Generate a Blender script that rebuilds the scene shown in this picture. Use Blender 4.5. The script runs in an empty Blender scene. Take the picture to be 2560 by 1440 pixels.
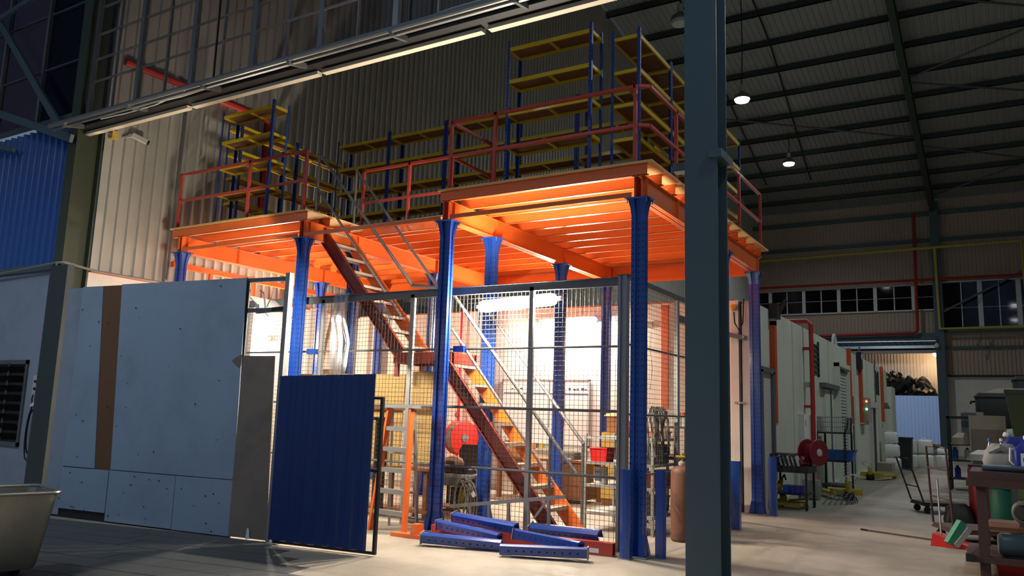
import bpy, bmesh, math, random
from mathutils import Vector, Matrix
random.seed(7)
SC = bpy.context.scene
COL = SC.collection
PI = math.pi

# ------------------------------------------------------------------ camera
cam_d = bpy.data.cameras.new('camera'); cam = bpy.data.objects.new('camera', cam_d); COL.objects.link(cam)
F_PX, YAW, PITCH, ROLL = 1990.26, 0.5459, 0.1565, 0.0320
cam_d.sensor_width = 36.0; cam_d.lens = F_PX / 2560 * 36.0; cam_d.clip_end = 300; cam_d.clip_start = 0.05
_f = Vector((-math.sin(YAW)*math.cos(PITCH), math.cos(YAW)*math.cos(PITCH), math.sin(PITCH)))
_r = Vector((math.cos(YAW), math.sin(YAW), 0)); _u = _r.cross(_f)
_c, _s = math.cos(ROLL), math.sin(ROLL)
_r, _u = _c*_r + _s*_u, -_s*_r + _c*_u
m = Matrix((_r, _u, -_f)).transposed().to_4x4(); m.translation = Vector((3.587, -8.842, 1.5626))
cam.matrix_world = m
SC.camera = cam

# ------------------------------------------------------------------ view, sky
SC.view_settings.view_transform = 'Standard'; SC.view_settings.look = 'None'
SC.view_settings.exposure = 0.0; SC.view_settings.gamma = 1.0
SC.view_settings.use_curve_mapping = False
w = bpy.data.worlds.new('dusk_sky'); SC.world = w; w.use_nodes = True
nt = w.node_tree; nt.nodes.clear()
N = nt.nodes.new; L = nt.links.new
out = N('ShaderNodeOutputWorld'); bg = N('ShaderNodeBackground'); tc = N('ShaderNodeTexCoord')
dot = N('ShaderNodeVectorMath'); dot.operation = 'DOT_PRODUCT'; dot.inputs[1].default_value = (-0.10, 0.995, 0.02)
mr = N('ShaderNodeMapRange'); mr.interpolation_type = 'SMOOTHSTEP'
mr.inputs[1].default_value = 0.35; mr.inputs[2].default_value = 1.0
ramp = N('ShaderNodeValToRGB')
ramp.color_ramp.elements[0].color = (0.10, 0.15, 0.225, 1); ramp.color_ramp.elements[1].color = (0.22, 0.19, 0.20, 1)
L(tc.outputs['Generated'], dot.inputs[0]); L(dot.outputs['Value'], mr.inputs[0]); L(mr.outputs[0], ramp.inputs[0])
L(ramp.outputs[0], bg.inputs['Color']); bg.inputs['Strength'].default_value = 1.0; L(bg.outputs[0], out.inputs[0])
SC.cycles.max_bounces = 8; SC.cycles.transparent_max_bounces = 12; SC.cycles.caustics_reflective = False; SC.cycles.caustics_refractive = False
SC.cycles.sample_clamp_indirect = 6.0

# light levels of the lamps, seen and added (used by their builders below)
P_CAGE, P_BACK, P_SMALL = 1050.0, 720.0, 420.0
P_BAY, P_NEAR = 380.0, 230.0
WARM = (1.0, 0.90, 0.74); COOL = (0.86, 0.93, 1.0)

# ------------------------------------------------------------------ materials
def s(r, g, b):
    def f(c):
        c /= 255.0
        return c/12.92 if c <= 0.04045 else ((c+0.055)/1.055)**2.4
    return (f(r), f(g), f(b), 1.0)
MATS = {}
def mat(name, col, rough=0.6, metal=0.0, var=0.12, scale=6.0, bump=0.0, spec=0.5, coat=0.0, stretch=None, emit=None, dirt=None, dscale=1.5, damt=0.5, bscale=None):
    """procedural paint / metal / board: base colour with noise variation, optional stains (dirt colour) and fine bump"""
    if name in MATS: return MATS[name]
    mm = bpy.data.materials.new(name); mm.use_nodes = True; MATS[name] = mm
    t = mm.node_tree; n = t.nodes; l = t.links; b = n['Principled BSDF']
    b.inputs['Roughness'].default_value = rough; b.inputs['Metallic'].default_value = metal
    b.inputs['Specular IOR Level'].default_value = spec; b.inputs['Coat Weight'].default_value = coat; b.inputs['Coat Roughness'].default_value = 0.1
    if emit:
        b.inputs['Emission Color'].default_value = emit[0]; b.inputs['Emission Strength'].default_value = emit[1]
        b.inputs['Base Color'].default_value = col
        return mm
    co = n.new('ShaderNodeTexCoord'); mp = n.new('ShaderNodeMapping'); l.new(co.outputs['Object'], mp.inputs[0])
    if stretch: mp.inputs['Scale'].default_value = stretch
    nz = n.new('ShaderNodeTexNoise'); nz.inputs['Scale'].default_value = scale; nz.inputs['Detail'].default_value = 5; l.new(mp.outputs[0], nz.inputs['Vector'])
    mx = n.new('ShaderNodeMix'); mx.data_type = 'RGBA'; l.new(nz.outputs['Fac'], mx.inputs[0])
    mx.inputs[6].default_value = tuple(c*(1-var) for c in col[:3])+(1,); mx.inputs[7].default_value = tuple(min(1, c*(1+var)) for c in col[:3])+(1,)
    last = mx.outputs[2]
    if dirt:
        n2 = n.new('ShaderNodeTexNoise'); n2.inputs['Scale'].default_value = dscale; n2.inputs['Detail'].default_value = 8; n2.inputs['Roughness'].default_value = 0.65
        l.new(mp.outputs[0], n2.inputs['Vector'])
        r2 = n.new('ShaderNodeMapRange'); r2.inputs[1].default_value = 0.48; r2.inputs[2].default_value = 0.72; r2.inputs[4].default_value = damt
        l.new(n2.outputs['Fac'], r2.inputs[0])
        m2 = n.new('ShaderNodeMix'); m2.data_type = 'RGBA'; l.new(r2.outputs[0], m2.inputs[0]); l.new(last, m2.inputs[6]); m2.inputs[7].default_value = dirt
        last = m2.outputs[2]
    l.new(last, b.inputs['Base Color'])
    if bump:
        bp = n.new('ShaderNodeBump'); bp.inputs['Strength'].default_value = bump; bp.inputs['Distance'].default_value = 0.01
        n3 = n.new('ShaderNodeTexNoise'); n3.inputs['Scale'].default_value = bscale or scale*5; n3.inputs['Detail'].default_value = 4; l.new(mp.outputs[0], n3.inputs['Vector'])
        l.new(n3.outputs['Fac'], bp.inputs['Height']); l.new(bp.outputs[0], b.inputs['Normal'])
    return mm

BLUE = mat('blue_rack_paint', s(30, 70, 156), 0.28, var=0.08, coat=0.4)
BLUESHEET = mat('blue_sheet_paint', s(24, 52, 112), 0.42, var=0.07, scale=3, stretch=(6, 6, .6))
BLUECLAD = mat('blue_cladding_paint', s(46, 98, 176), 0.3, var=0.06, coat=0.2)
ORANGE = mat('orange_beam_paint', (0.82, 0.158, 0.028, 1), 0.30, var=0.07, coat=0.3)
REDPAINT = mat('red_primer_paint', (0.50, 0.062, 0.045, 1), 0.38, var=0.1, coat=0.15)
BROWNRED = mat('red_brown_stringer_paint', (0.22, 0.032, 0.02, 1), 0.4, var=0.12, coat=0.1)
YELLOW = mat('yellow_shelf_paint', s(238, 204, 12), 0.30, var=0.06, coat=0.2)
SHELFBOARD = mat('brown_shelf_board', s(132, 92, 66), 0.7, var=0.2, scale=9)
PLYDECK = mat('plywood_deck', s(222, 182, 118), 0.65, var=0.15, scale=4, stretch=(1, 8, 1))
GALV = mat('galvanised_steel', s(150, 150, 148), 0.38, metal=0.75, var=0.12, scale=14)
GALVMATT = mat('dull_galvanised_steel', s(150, 150, 148), 0.5, metal=0.4, var=0.15, scale=9)
CHECKER = mat('checker_plate', s(188, 182, 168), 0.42, metal=0.55, var=0.22, scale=40, bump=0.6, bscale=60)
STEELGREY = mat('grey_steel_paint', s(96, 100, 104), 0.5, var=0.12, scale=7, dirt=s(60, 52, 46), damt=0.35)
WIREGREY = mat('mesh_wire_steel', s(92, 88, 84), 0.5, metal=0.4, var=0.1)
DARKSTEEL = mat('dark_green_steel_paint', s(84, 103, 110), 0.42, var=0.1, scale=3, dirt=s(76, 94, 98), damt=0.5)
OLIVESTEEL = mat('olive_steel_paint', s(66, 72, 56), 0.5, var=0.12, scale=3)
DARKPOST = mat('dark_grey_post_paint', s(56, 66, 68), 0.6, var=0.12)
BLACKSTEEL = mat('black_steel', s(34, 34, 36), 0.5, var=0.2)
BLACKRUB = mat('black_rubber', s(22, 22, 23), 0.75, var=0.2)
BLACKSEAT = mat('black_seat_fabric', s(34, 30, 28), 0.85, var=0.2, bump=0.3)
CREAMCLAD = mat('cream_cladding_paint', s(184, 179, 168), 0.5, var=0.06, scale=1.2, dirt=s(140, 132, 120), damt=0.35, dscale=0.7)
TAUPECLAD = mat('taupe_cladding_paint', s(188, 168, 148), 0.5, var=0.06, scale=1.2)
ROOFSHEET = mat('roof_sheet', s(158, 158, 154), 0.55, metal=0.2, var=0.1, scale=1)
PURLIN = mat('green_purlin_paint', s(58, 70, 62), 0.55, var=0.12)
WHITEWALL = mat('white_wall_paint', s(236, 231, 220), 0.7, var=0.04, scale=2, dirt=s(196, 178, 150), damt=0.3, dscale=1.1)
COLDWALL = mat('cold_room_panel', s(206, 212, 196), 0.5, var=0.04, scale=1.5, dirt=s(170, 172, 156), damt=0.3, dscale=0.8)
MASONRY = mat('pale_masonry_paint', s(146, 158, 176), 0.8, var=0.06, scale=3, dirt=s(108, 116, 126), damt=0.45, dscale=0.9, bump=0.15)
WHITEBOARD = mat('white_hoarding_board', s(146, 166, 188), 0.55, var=0.04, scale=2, dirt=s(120, 136, 154), damt=0.5, dscale=1.3)
BROWNBOARD = mat('brown_hardboard', s(112, 78, 54), 0.75, var=0.15, scale=5, stretch=(1, 1, .3))
GREYPLY = mat('weathered_grey_plywood', s(134, 120, 108), 0.8, var=0.16, scale=3, dirt=s(84, 84, 88), damt=0.6, dscale=1.6, bump=0.15)
TANPLY = mat('tan_plywood', s(206, 168, 104), 0.7, var=0.12, scale=2.5, stretch=(1, 1, 4))
WOOD = mat('brown_timber', s(134, 86, 50), 0.6, var=0.2, scale=6, stretch=(1, 6, 6))
PALEWOOD = mat('pale_timber', s(222, 190, 140), 0.6, var=0.15, scale=6, stretch=(5, 5, 1))
CARD = mat('cardboard', s(196, 146, 92), 0.8, var=0.1, scale=8)
STAINLESS = mat('brushed_stainless', s(172, 170, 160), 0.38, metal=0.85, var=0.16, scale=3, dirt=s(128, 124, 112), damt=0.6, dscale=2.5, stretch=(1, 1, .5))
RUST = mat('rusty_cylinder_paint', s(116, 76, 58), 0.6, var=0.4, scale=3, dirt=s(46, 44, 44), damt=0.95, dscale=2.0, bump=0.2)
REEL = mat('red_reel_paint', s(214, 40, 32), 0.4, var=0.08)
DARKREEL = mat('dark_red_reel_paint', s(122, 18, 30), 0.45, var=0.08)
MAROON = mat('maroon_trolley_paint', s(78, 54, 50), 0.6, var=0.2, scale=10)
REDPIPE = mat('red_pipe_paint', s(176, 44, 36), 0.5, var=0.12)
RUSTSTRIP = mat('rust_orange_duct_paint', s(190, 82, 36), 0.55, var=0.12)
YELPIPE = mat('yellow_pipe_paint', s(206, 192, 96), 0.5, var=0.12)
YELTOOL = mat('yellow_machine_paint', s(176, 152, 36), 0.5, var=0.2)
YELCAB = mat('yellow_cabinet_paint', s(226, 190, 96), 0.5, var=0.12, dirt=s(150, 110, 50), damt=0.5, dscale=4)
REDPLASTIC = mat('red_plastic', s(200, 28, 24), 0.45, var=0.08)
BLUEPLASTIC = mat('blue_plastic', s(40, 92, 168), 0.4, var=0.1)
NAVYPLASTIC = mat('navy_plastic', s(26, 44, 142), 0.4, var=0.12)
GREENPLASTIC = mat('green_plastic', s(60, 150, 120), 0.5, var=0.1)
GREENMACHINE = mat('green_machine_paint', s(28, 104, 82), 0.5, var=0.15)
WHITEPLASTIC = mat('white_plastic', s(228, 230, 224), 0.5, var=0.05)
PALEGREY = mat('pale_grey_plastic', s(196, 196, 190), 0.5, var=0.06)
BEIGE = mat('beige_cabinet_paint', s(164, 154, 132), 0.6, var=0.08)
DARKTANK = mat('dark_green_black_plastic', s(42, 48, 44), 0.6, var=0.15)
SACK = mat('white_woven_sack', s(150, 150, 148), 0.7, var=0.1, bump=0.4, bscale=20)
CABLE = mat('grey_cable', s(112, 106, 96), 0.6, var=0.15)
WHITECABLE = mat('pale_cable', s(206, 204, 198), 0.5, var=0.1)
PRINT_R = mat('red_sign_print', s(210, 40, 44), 0.5, var=0.03)
PRINT_W = mat('white_sign_print', s(232, 232, 232), 0.5, var=0.03)
INK = mat('dark_ink', s(60, 64, 80), 0.6, var=0.05)
FENCEBLUE = mat('pale_blue_gate_sheet', s(160, 186, 226), 0.55, var=0.05)
LEAF = mat('dark_tree_leaf', s(20, 24, 16), 0.8, var=0.3)
BARK = mat('tree_bark', s(62, 48, 36), 0.9, var=0.2)
CANOPY = mat('dark_blue_canopy_sheet', s(52, 84, 104), 0.6, var=0.1)
LITSTRIP = mat('lit_strip_paint', s(236, 222, 196), 0.6, var=0.05)
AMBER = mat('amber_beacon_lens', s(232, 150, 20), 0.25, var=0.05)
ASPHALT = mat('yard_asphalt', s(62, 64, 70), 0.85, var=0.2, scale=3)
TUBE = mat('fluorescent_tube', (1, .95, .85, 1), emit=((1.0, .86, .66, 1), 42.0))
BULB = mat('high_bay_lens', (1, 1, 1, 1), emit=((.93, .97, 1.0, 1), 26.0))
SODIUM = mat('sodium_lamp_lens', (1, .6, .3, 1), emit=((1.0, .55, .22, 1), 30.0))
LEDR = mat('red_indicator_light', (1, .2, .1, 1), emit=((1.0, .3, .15, 1), 3.0))
LEDG = mat('green_indicator_light', (.1, 1, .5, 1), emit=((.2, 1.0, .55, 1), 3.0))

def glassy(name, tint, mixf, rough=0.05):
    mm = bpy.data.materials.new(name); mm.use_nodes = True; t = mm.node_tree; t.nodes.clear()
    o = t.nodes.new('ShaderNodeOutputMaterial'); a = t.nodes.new('ShaderNodeBsdfTransparent'); g = t.nodes.new('ShaderNodeBsdfGlossy'); x = t.nodes.new('ShaderNodeMixShader')
    nz = t.nodes.new('ShaderNodeTexNoise'); nz.inputs['Scale'].default_value = 0.8
    mr = t.nodes.new('ShaderNodeMapRange'); mr.inputs[3].default_value = mixf*0.7; mr.inputs[4].default_value = mixf*1.3
    t.links.new(nz.outputs['Fac'], mr.inputs[0]); t.links.new(mr.outputs[0], x.inputs[0])
    a.inputs[0].default_value = tint; g.inputs[0].default_value = (.9, .92, .95, 1); g.inputs['Roughness'].default_value = rough
    t.links.new(a.outputs[0], x.inputs[1]); t.links.new(g.outputs[0], x.inputs[2]); t.links.new(x.outputs[0], o.inputs[0])
    return mm
PANE = glassy('window_glass', (.80, .78, .80, 1), 0.04)
DARKPANE = glassy('dusk_window_glass', (.26, .22, .26, 1), 0.03)
FILM = glassy('clear_plastic_film', (.9, .9, .9, 1), 0.22, 0.18)
BOTTLE = glassy('clear_bottle_plastic', (.86, .86, .95, 1), 0.22, 0.12)

def floor_mat():
    mm = bpy.data.materials.new('worn_concrete'); mm.use_nodes = True; t = mm.node_tree; n = t.nodes; l = t.links; b = n['Principled BSDF']
    co = n.new('ShaderNodeTexCoord'); sep = n.new('ShaderNodeSeparateXYZ'); l.new(co.outputs['Object'], sep.inputs[0])
    n1 = n.new('ShaderNodeTexNoise'); n1.inputs['Scale'].default_value = 0.55; n1.inputs['Detail'].default_value = 7; n1.inputs['Roughness'].default_value = 0.6; l.new(co.outputs['Object'], n1.inputs[0])
    n2 = n.new('ShaderNodeTexNoise'); n2.inputs['Scale'].default_value = 5; n2.inputs['Detail'].default_value = 8; n2.inputs['Roughness'].default_value = 0.7; l.new(co.outputs['Object'], n2.inputs[0])
    r1 = n.new('ShaderNodeValToRGB'); l.new(n1.outputs['Fac'], r1.inputs[0])
    r1.color_ramp.elements[0].position = 0.35; r1.color_ramp.elements[0].color = s(138, 130, 118); r1.color_ramp.elements[1].position = 0.65; r1.color_ramp.elements[1].color = s(182, 172, 156)
    mx = n.new('ShaderNodeMix'); mx.data_type = 'RGBA'; mx.blend_type = 'MULTIPLY'; mx.inputs[0].default_value = 0.55
    r2 = n.new('ShaderNodeMapRange'); r2.inputs[3].default_value = 0.6; r2.inputs[4].default_value = 1.3; l.new(n2.outputs['Fac'], r2.inputs[0])
    l.new(r1.outputs[0], mx.inputs[6]); l.new(r2.outputs[0], mx.inputs[7])
    # green painted walkway along the cold room: a band of the floor beside the wall
    wob = n.new('ShaderNodeMath'); wob.operation = 'MULTIPLY_ADD'; wob.inputs[1].default_value = 0.12; l.new(n2.outputs['Fac'], wob.inputs[0]); l.new(sep.outputs['X'], wob.inputs[2])
    ax = n.new('ShaderNodeMapRange'); ax.inputs[1].default_value = 1.04; ax.inputs[2].default_value = 1.10; ax.inputs[3].default_value = 1; ax.inputs[4].default_value = 0; l.new(wob.outputs[0], ax.inputs[0])
    ay = n.new('ShaderNodeMapRange'); ay.inputs[1].default_value = 5.0; ay.inputs[2].default_value = 7.0; l.new(sep.outputs['Y'], ay.inputs[0])
    mu = n.new('ShaderNodeMath'); mu.operation = 'MULTIPLY'; l.new(ax.outputs[0], mu.inputs[0]); l.new(ay.outputs[0], mu.inputs[1])
    mu2 = n.new('ShaderNodeMath'); mu2.operation = 'MULTIPLY'; mu2.inputs[1].default_value = 0.7; l.new(mu.outputs[0], mu2.inputs[0])
    m3 = n.new('ShaderNodeMix'); m3.data_type = 'RGBA'; l.new(mu2.outputs[0], m3.inputs[0]); l.new(mx.outputs[2], m3.inputs[6]); m3.inputs[7].default_value = s(118, 124, 96)
    l.new(m3.outputs[2], b.inputs['Base Color'])
    rr = n.new('ShaderNodeMapRange'); rr.inputs[3].default_value = 0.45; rr.inputs[4].default_value = 0.8; l.new(n2.outputs['Fac'], rr.inputs[0]); l.new(rr.outputs[0], b.inputs['Roughness'])
    bp = n.new('ShaderNodeBump'); bp.inputs['Strength'].default_value = 0.25; bp.inputs['Distance'].default_value = 0.01; l.new(n2.outputs['Fac'], bp.inputs['Height']); l.new(bp.outputs[0], b.inputs['Normal'])
    return mm
CONCRETE = floor_mat()
SHADEPAVER = mat('shaded_drain_cover', s(76, 80, 80), 0.7, var=0.2, scale=3, dirt=s(98, 97, 92), damt=0.6, dscale=1.2, bump=0.15)  # dark tone includes the shade of gate and hoarding

# ------------------------------------------------------------------ mesh helpers
class MB:
    def __init__(self): self.v = []; self.f = []
    def poly(self, pts): 
        i = len(self.v); self.v += [tuple(p) for p in pts]; self.f.append(tuple(range(i, i+len(pts)))); return self
    def box(self, x0, x1, y0, y1, z0, z1):
        i = len(self.v)
        self.v += [(x0,y0,z0),(x1,y0,z0),(x1,y1,z0),(x0,y1,z0),(x0,y0,z1),(x1,y0,z1),(x1,y1,z1),(x0,y1,z1)]
        self.f += [tuple(i+k for k in q) for q in ((3,2,1,0),(4,5,6,7),(0,1,5,4),(1,2,6,5),(2,3,7,6),(3,0,4,7))]; return self
    def frustum(self, x0, x1, y0, y1, z0, X0, X1, Y0, Y1, z1):
        i = len(self.v)
        self.v += [(x0,y0,z0),(x1,y0,z0),(x1,y1,z0),(x0,y1,z0),(X0,Y0,z1),(X1,Y0,z1),(X1,Y1,z1),(X0,Y1,z1)]
        self.f += [tuple(i+k for k in q) for q in ((3,2,1,0),(4,5,6,7),(0,1,5,4),(1,2,6,5),(2,3,7,6),(3,0,4,7))]; return self
    def bar(self, p, q, w, h=None, up=(0,0,1)):
        h = h or w; p, q = Vector(p), Vector(q); d = (q-p).normalized(); u = Vector(up)
        if abs(d.dot(u)) > 0.99: u = Vector((0,1,0))
        a = d.cross(u).normalized(); b = a.cross(d).normalized(); i = len(self.v)
        for c in (p, q):
            for sa, sb in ((-1,-1),(1,-1),(1,1),(-1,1)): self.v.append(tuple(c+a*sa*w/2+b*sb*h/2))
        self.f += [tuple(i+k for k in t) for t in ((0,1,2,3),(7,6,5,4),(0,4,5,1),(1,5,6,2),(2,6,7,3),(3,7,4,0))]; return self
    def tube(self, pts, r, n=8, closed=False):
        pts = [Vector(p) for p in pts]; i0 = len(self.v); k = len(pts); prev = None
        for j, p in enumerate(pts):
            if closed: d = pts[(j+1) % k]-pts[j-1]
            else: d = pts[min(j+1, k-1)]-pts[max(j-1, 0)]
            d.normalize()
            if prev is None:
                a = d.cross(Vector((0,0,1)))
                if a.length < 0.05: a = d.cross(Vector((0,1,0)))
            else: a = prev - d*prev.dot(d)
            a.normalize(); prev = a.copy(); b = d.cross(a); rr = r[j] if isinstance(r, (list, tuple)) else r
            for t in range(n):
                an = 2*PI*t/n; self.v.append(tuple(p+a*math.cos(an)*rr+b*math.sin(an)*rr))
        for j in range(k if closed else k-1):
            o, o2 = i0+j*n, i0+((j+1) % k)*n
            for t in range(n): self.f.append((o+t, o+(t+1) % n, o2+(t+1) % n, o2+t))
        if not closed:
            self.f.append(tuple(i0+t for t in range(n-1, -1, -1))); self.f.append(tuple(i0+(k-1)*n+t for t in range(n)))
        return self
    def lathe(self, c, prof, n=18, axis='z'):
        i0 = len(self.v); c = Vector(c)
        for r, z in prof:
            for t in range(n):
                a = 2*PI*t/n; x, y = r*math.cos(a), r*math.sin(a)
                o = (x, y, z) if axis == 'z' else ((z, x, y) if axis == 'x' else (x, z, y))
                self.v.append(tuple(c+Vector(o)))
        for j in range(len(prof)-1):
            for t in range(n): self.f.append((i0+j*n+t, i0+j*n+(t+1) % n, i0+(j+1)*n+(t+1) % n, i0+(j+1)*n+t))
        self.f.append(tuple(i0+t for t in range(n-1, -1, -1))); self.f.append(tuple(i0+(len(prof)-1)*n+t for t in range(n)))
        return self
    def prism(self, pts, vec):
        i = len(self.v); k = len(pts); vec = Vector(vec)
        self.v += [tuple(p) for p in pts]+[tuple(Vector(p)+vec) for p in pts]
        self.f.append(tuple(range(i+k-1, i-1, -1))); self.f.append(tuple(range(i+k, i+2*k)))
        for t in range(k): self.f.append((i+t, i+(t+1) % k, i+k+(t+1) % k, i+k+t))
        return self
    def rot(self, ang, c=(0,0,0), axis='Z', start=0):
        R = Matrix.Rotation(ang, 3, axis); c = Vector(c)
        self.v[start:] = [tuple(R @ (Vector(p)-c)+c) for p in self.v[start:]]; return self
    def move(self, d, start=0):
        self.v[start:] = [tuple(Vector(p)+Vector(d)) for p in self.v[start:]]; return self
ORG = {}
def build(name, mb, material, parent=None, local=False, smooth=False, bevel=0.0):
    me = bpy.data.meshes.new(name)
    o = ORG.get(parent.name, Vector()) if (parent is not None and not local) else Vector()
    me.from_pydata([tuple(Vector(p)-o) for p in mb.v], [], mb.f)
    bm = bmesh.new(); bm.from_mesh(me); bmesh.ops.recalc_face_normals(bm, faces=bm.faces); bm.to_mesh(me); bm.free()
    me.materials.append(material)
    ob = bpy.data.objects.new(name, me); COL.objects.link(ob)
    if parent is not None: ob.parent = parent; ORG[ob.name] = o
    if smooth == 'all':
        for p in me.polygons: p.use_smooth = True
    elif smooth:
        for p in me.polygons: p.use_smooth = True
        try: me.set_sharp_from_angle(angle=math.radians(38))
        except Exception: pass
    if bevel:
        bv = ob.modifiers.new('bevel', 'BEVEL'); bv.width = bevel; bv.segments = 2; bv.limit_method = 'ANGLE'
    return ob
def tag(o, label, cat=None, group=None, kind=None):
    if label: o['label'] = label
    if cat: o['category'] = cat
    if group: o['group'] = group
    if kind: o['kind'] = kind
    return o
def thing(name, label, cat, loc=(0,0,0), group=None, rz=0.0):
    o = bpy.data.objects.new(name, None); COL.objects.link(o); o.location = loc; o.rotation_euler = (0,0,rz); o.empty_display_size = 0.1
    ORG[o.name] = Vector(loc); return tag(o, label, cat, group)
def single(name, label, cat, mb, material, group=None, **k):
    """a thing that is one mesh; its origin goes to the middle of its foot"""
    xs, ys, zs = zip(*mb.v); c = Vector(((min(xs)+max(xs))/2, (min(ys)+max(ys))/2, min(zs)))
    mb.v = [tuple(Vector(p)-c) for p in mb.v]
    o = build(name, mb, material, **k); o.location = c
    return tag(o, label, cat, group)
def struct(name, mb, material, parent=None, **k):
    o = build(name, mb, material, parent, **k)
    if parent is None: o['kind'] = 'structure'; ORG[o.name] = Vector()
    return o
def copy_tree(o, parent=None):
    c = o.copy(); COL.objects.link(c)
    if parent is not None: c.parent = parent
    for ch in list(o.children): copy_tree(ch, c)
    return c
def lamp(name, kind, loc, power, col, parent=None, size=0.2, size_y=None, rot=(0,0,0), spot=None, soft=0.1):
    d = bpy.data.lights.new(name, kind); d.energy = power; d.color = col
    if kind == 'AREA':
        d.size = size
        if size_y: d.shape = 'RECTANGLE'; d.size_y = size_y
    else: d.shadow_soft_size = soft
    if spot: d.spot_size = spot; d.spot_blend = 0.6
    o = bpy.data.objects.new(name, d); COL.objects.link(o); o.rotation_euler = rot
    if parent is not None: o.parent = parent; o.location = Vector(loc)-ORG[parent.name]
    else: o.location = loc
    return o
def corr(o, u, lu, v, lv, n, pitch=0.21, depth=0.045, rib=0.05, slope=0.012, vend=None):
    """ribbed sheet: runs lu along u, ribs along v (length lv or vend(t)), ribs proud along n"""
    mb = MB(); o, u, v, n = Vector(o), Vector(u), Vector(v), Vector(n); prof = []; t = 0.0
    while t < lu-1e-6:
        for dt, h in ((0, 0), (pitch-rib-2*slope, 0), (pitch-rib-slope, 1), (pitch-slope, 1)):
            if t+dt < lu: prof.append((t+dt, h*depth))
        t += pitch
    prof.append((lu, 0))
    for t, h in prof:
        b = o+u*t+n*h; mb.v.append(tuple(b)); mb.v.append(tuple(b+v*(vend(t) if vend else lv)))
    for k in range(len(prof)-1): mb.f.append((2*k, 2*k+2, 2*k+3, 2*k+1))
    return mb

def wave(o, u, lu, v, lv, n, pitch=0.215, depth=0.07):
    """deep trapezoid sheet with rounded bends"""
    mb = MB(); o, u, v, n = Vector(o), Vector(u), Vector(v), Vector(n); k = 0; N_ = 12
    while k*pitch/N_ < lu:
        t = k*pitch/N_; h = max(-1, min(1, 1.7*math.sin(2*PI*k/N_)))*.5+.5
        b = o+u*t+n*h*depth; mb.v.append(tuple(b)); mb.v.append(tuple(b+v*lv)); k += 1
    for q in range(k-1): mb.f.append((2*q, 2*q+2, 2*q+3, 2*q+1))
    return mb

# ================================================================== THE HALL
def ROOF(y): return 14.8+0.145*(43-y)
struct('floor', MB().box(-16, 17, -16, 43, -0.3, 0.0), CONCRETE)
FL = bpy.data.objects['floor']
pd = Vector((.9855, .17, 0)); pq = Vector((.17, -.9855, 0))                 # drain-cover strips before the hoarding, darkened to paint in its and the gate's shade
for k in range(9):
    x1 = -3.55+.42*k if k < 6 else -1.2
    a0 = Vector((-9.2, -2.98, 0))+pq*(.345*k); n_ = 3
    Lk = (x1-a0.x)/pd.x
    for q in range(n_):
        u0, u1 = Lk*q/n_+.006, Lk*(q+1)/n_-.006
        build('shaded_paving_strip', MB().prism([a0+pd*u0+pq*.006, a0+pd*u1+pq*.006, a0+pd*u1+pq*.336, a0+pd*u0+pq*.336], (0, 0, .003+.002*random.random())), SHADEPAVER, FL)
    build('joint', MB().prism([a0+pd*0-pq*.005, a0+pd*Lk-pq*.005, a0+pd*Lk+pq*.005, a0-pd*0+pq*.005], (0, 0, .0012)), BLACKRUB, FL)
struct('ground', MB().box(-30, 30, 43, 110, -0.3, -0.01), ASPHALT)

# left gable wall: ribbed cream cladding above plastered masonry
wl = struct('wall_left', corr((-9.5, -1.15, 3.74), (0,1,0), 44.15, (0,0,1), 0, (1,0,0), vend=lambda t: ROOF(t-1.15)-3.74), CREAMCLAD)
build('masonry', MB().box(-9.9, -9.53, -1.15, 43, 0, 3.80), WHITEWALL, wl)
build('flashing', MB().box(-9.53, -9.45, -1.15, 5.6, 3.715, 3.745), RUSTSTRIP, wl)
for z in (5.9, 8.6, 11.4):
    build('girt', MB().box(-9.62, -9.52, -1.15, 43, z, z+0.2), PURLIN, wl)
build('dark_band', MB().box(-9.49, -9.44, 5.7, 43, 3.72, 4.35), DARKSTEEL, wl)
build('pipe', MB().tube([(-9.4, 5.8, 4.95), (-9.4, 43, 4.95)], 0.03, 6), RUSTSTRIP, wl)

# far end wall
wf = struct('wall_far', corr((16, 43, 9.85), (-1,0,0), 25.5, (0,0,1), 4.97, (0,-1,0), pitch=0.2, depth=0.04), TAUPECLAD)
build('cladding', corr((0.85, 43, 6.95), (-1,0,0), 10.35, (0,0,1), 1.4, (0,-1,0), pitch=0.2, depth=0.04), TAUPECLAD, wf)
build('cladding', corr((16, 43, 4.5), (-1,0,0), 14.75, (0,0,1), 2.6, (0,-1,0), pitch=0.2, depth=0.04), TAUPECLAD, wf)
build('masonry', MB().box(1.25, 16, 43.02, 43.3, 0, 4.45), WHITEWALL, wf)
build('girt', MB().box(1.3, 16, 42.85, 42.98, 4.42, 4.52), BLACKSTEEL, wf)
build('girt', MB().box(1.3, 16, 42.85, 42.98, 6.0, 6.15), DARKSTEEL, wf)
build('girt', MB().box(-9.5, 16, 42.8, 42.95, 12.3, 12.5), DARKSTEEL, wf)
build('girt', MB().box(-9.5, 16, 42.8, 42.95, 13.9, 14.15), DARKSTEEL, wf)
build('lintel', MB().box(-9.5, 0.85, 42.7, 43.2, 6.6, 6.93), DARKSTEEL, wf)
build('lintel', MB().box(1.25, 16, 42.7, 43.2, 6.95, 7.12), DARKSTEEL, wf)
def hcol(mb, x0, x1, y0, y1, z0, z1, t=0.03):
    mb.box(x0, x1, y0, y0+t, z0, z1); mb.box(x0, x1, y1-t, y1, z0, z1); mb.box((x0+x1)/2-t/2, (x0+x1)/2+t/2, y0+t, y1-t, z0, z1); return mb
for x in (0.83, 11.3): build('steel_column', hcol(MB(), x, x+0.46, 42.4, 42.95, 0, 14.6), DARKSTEEL, wf)

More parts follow.
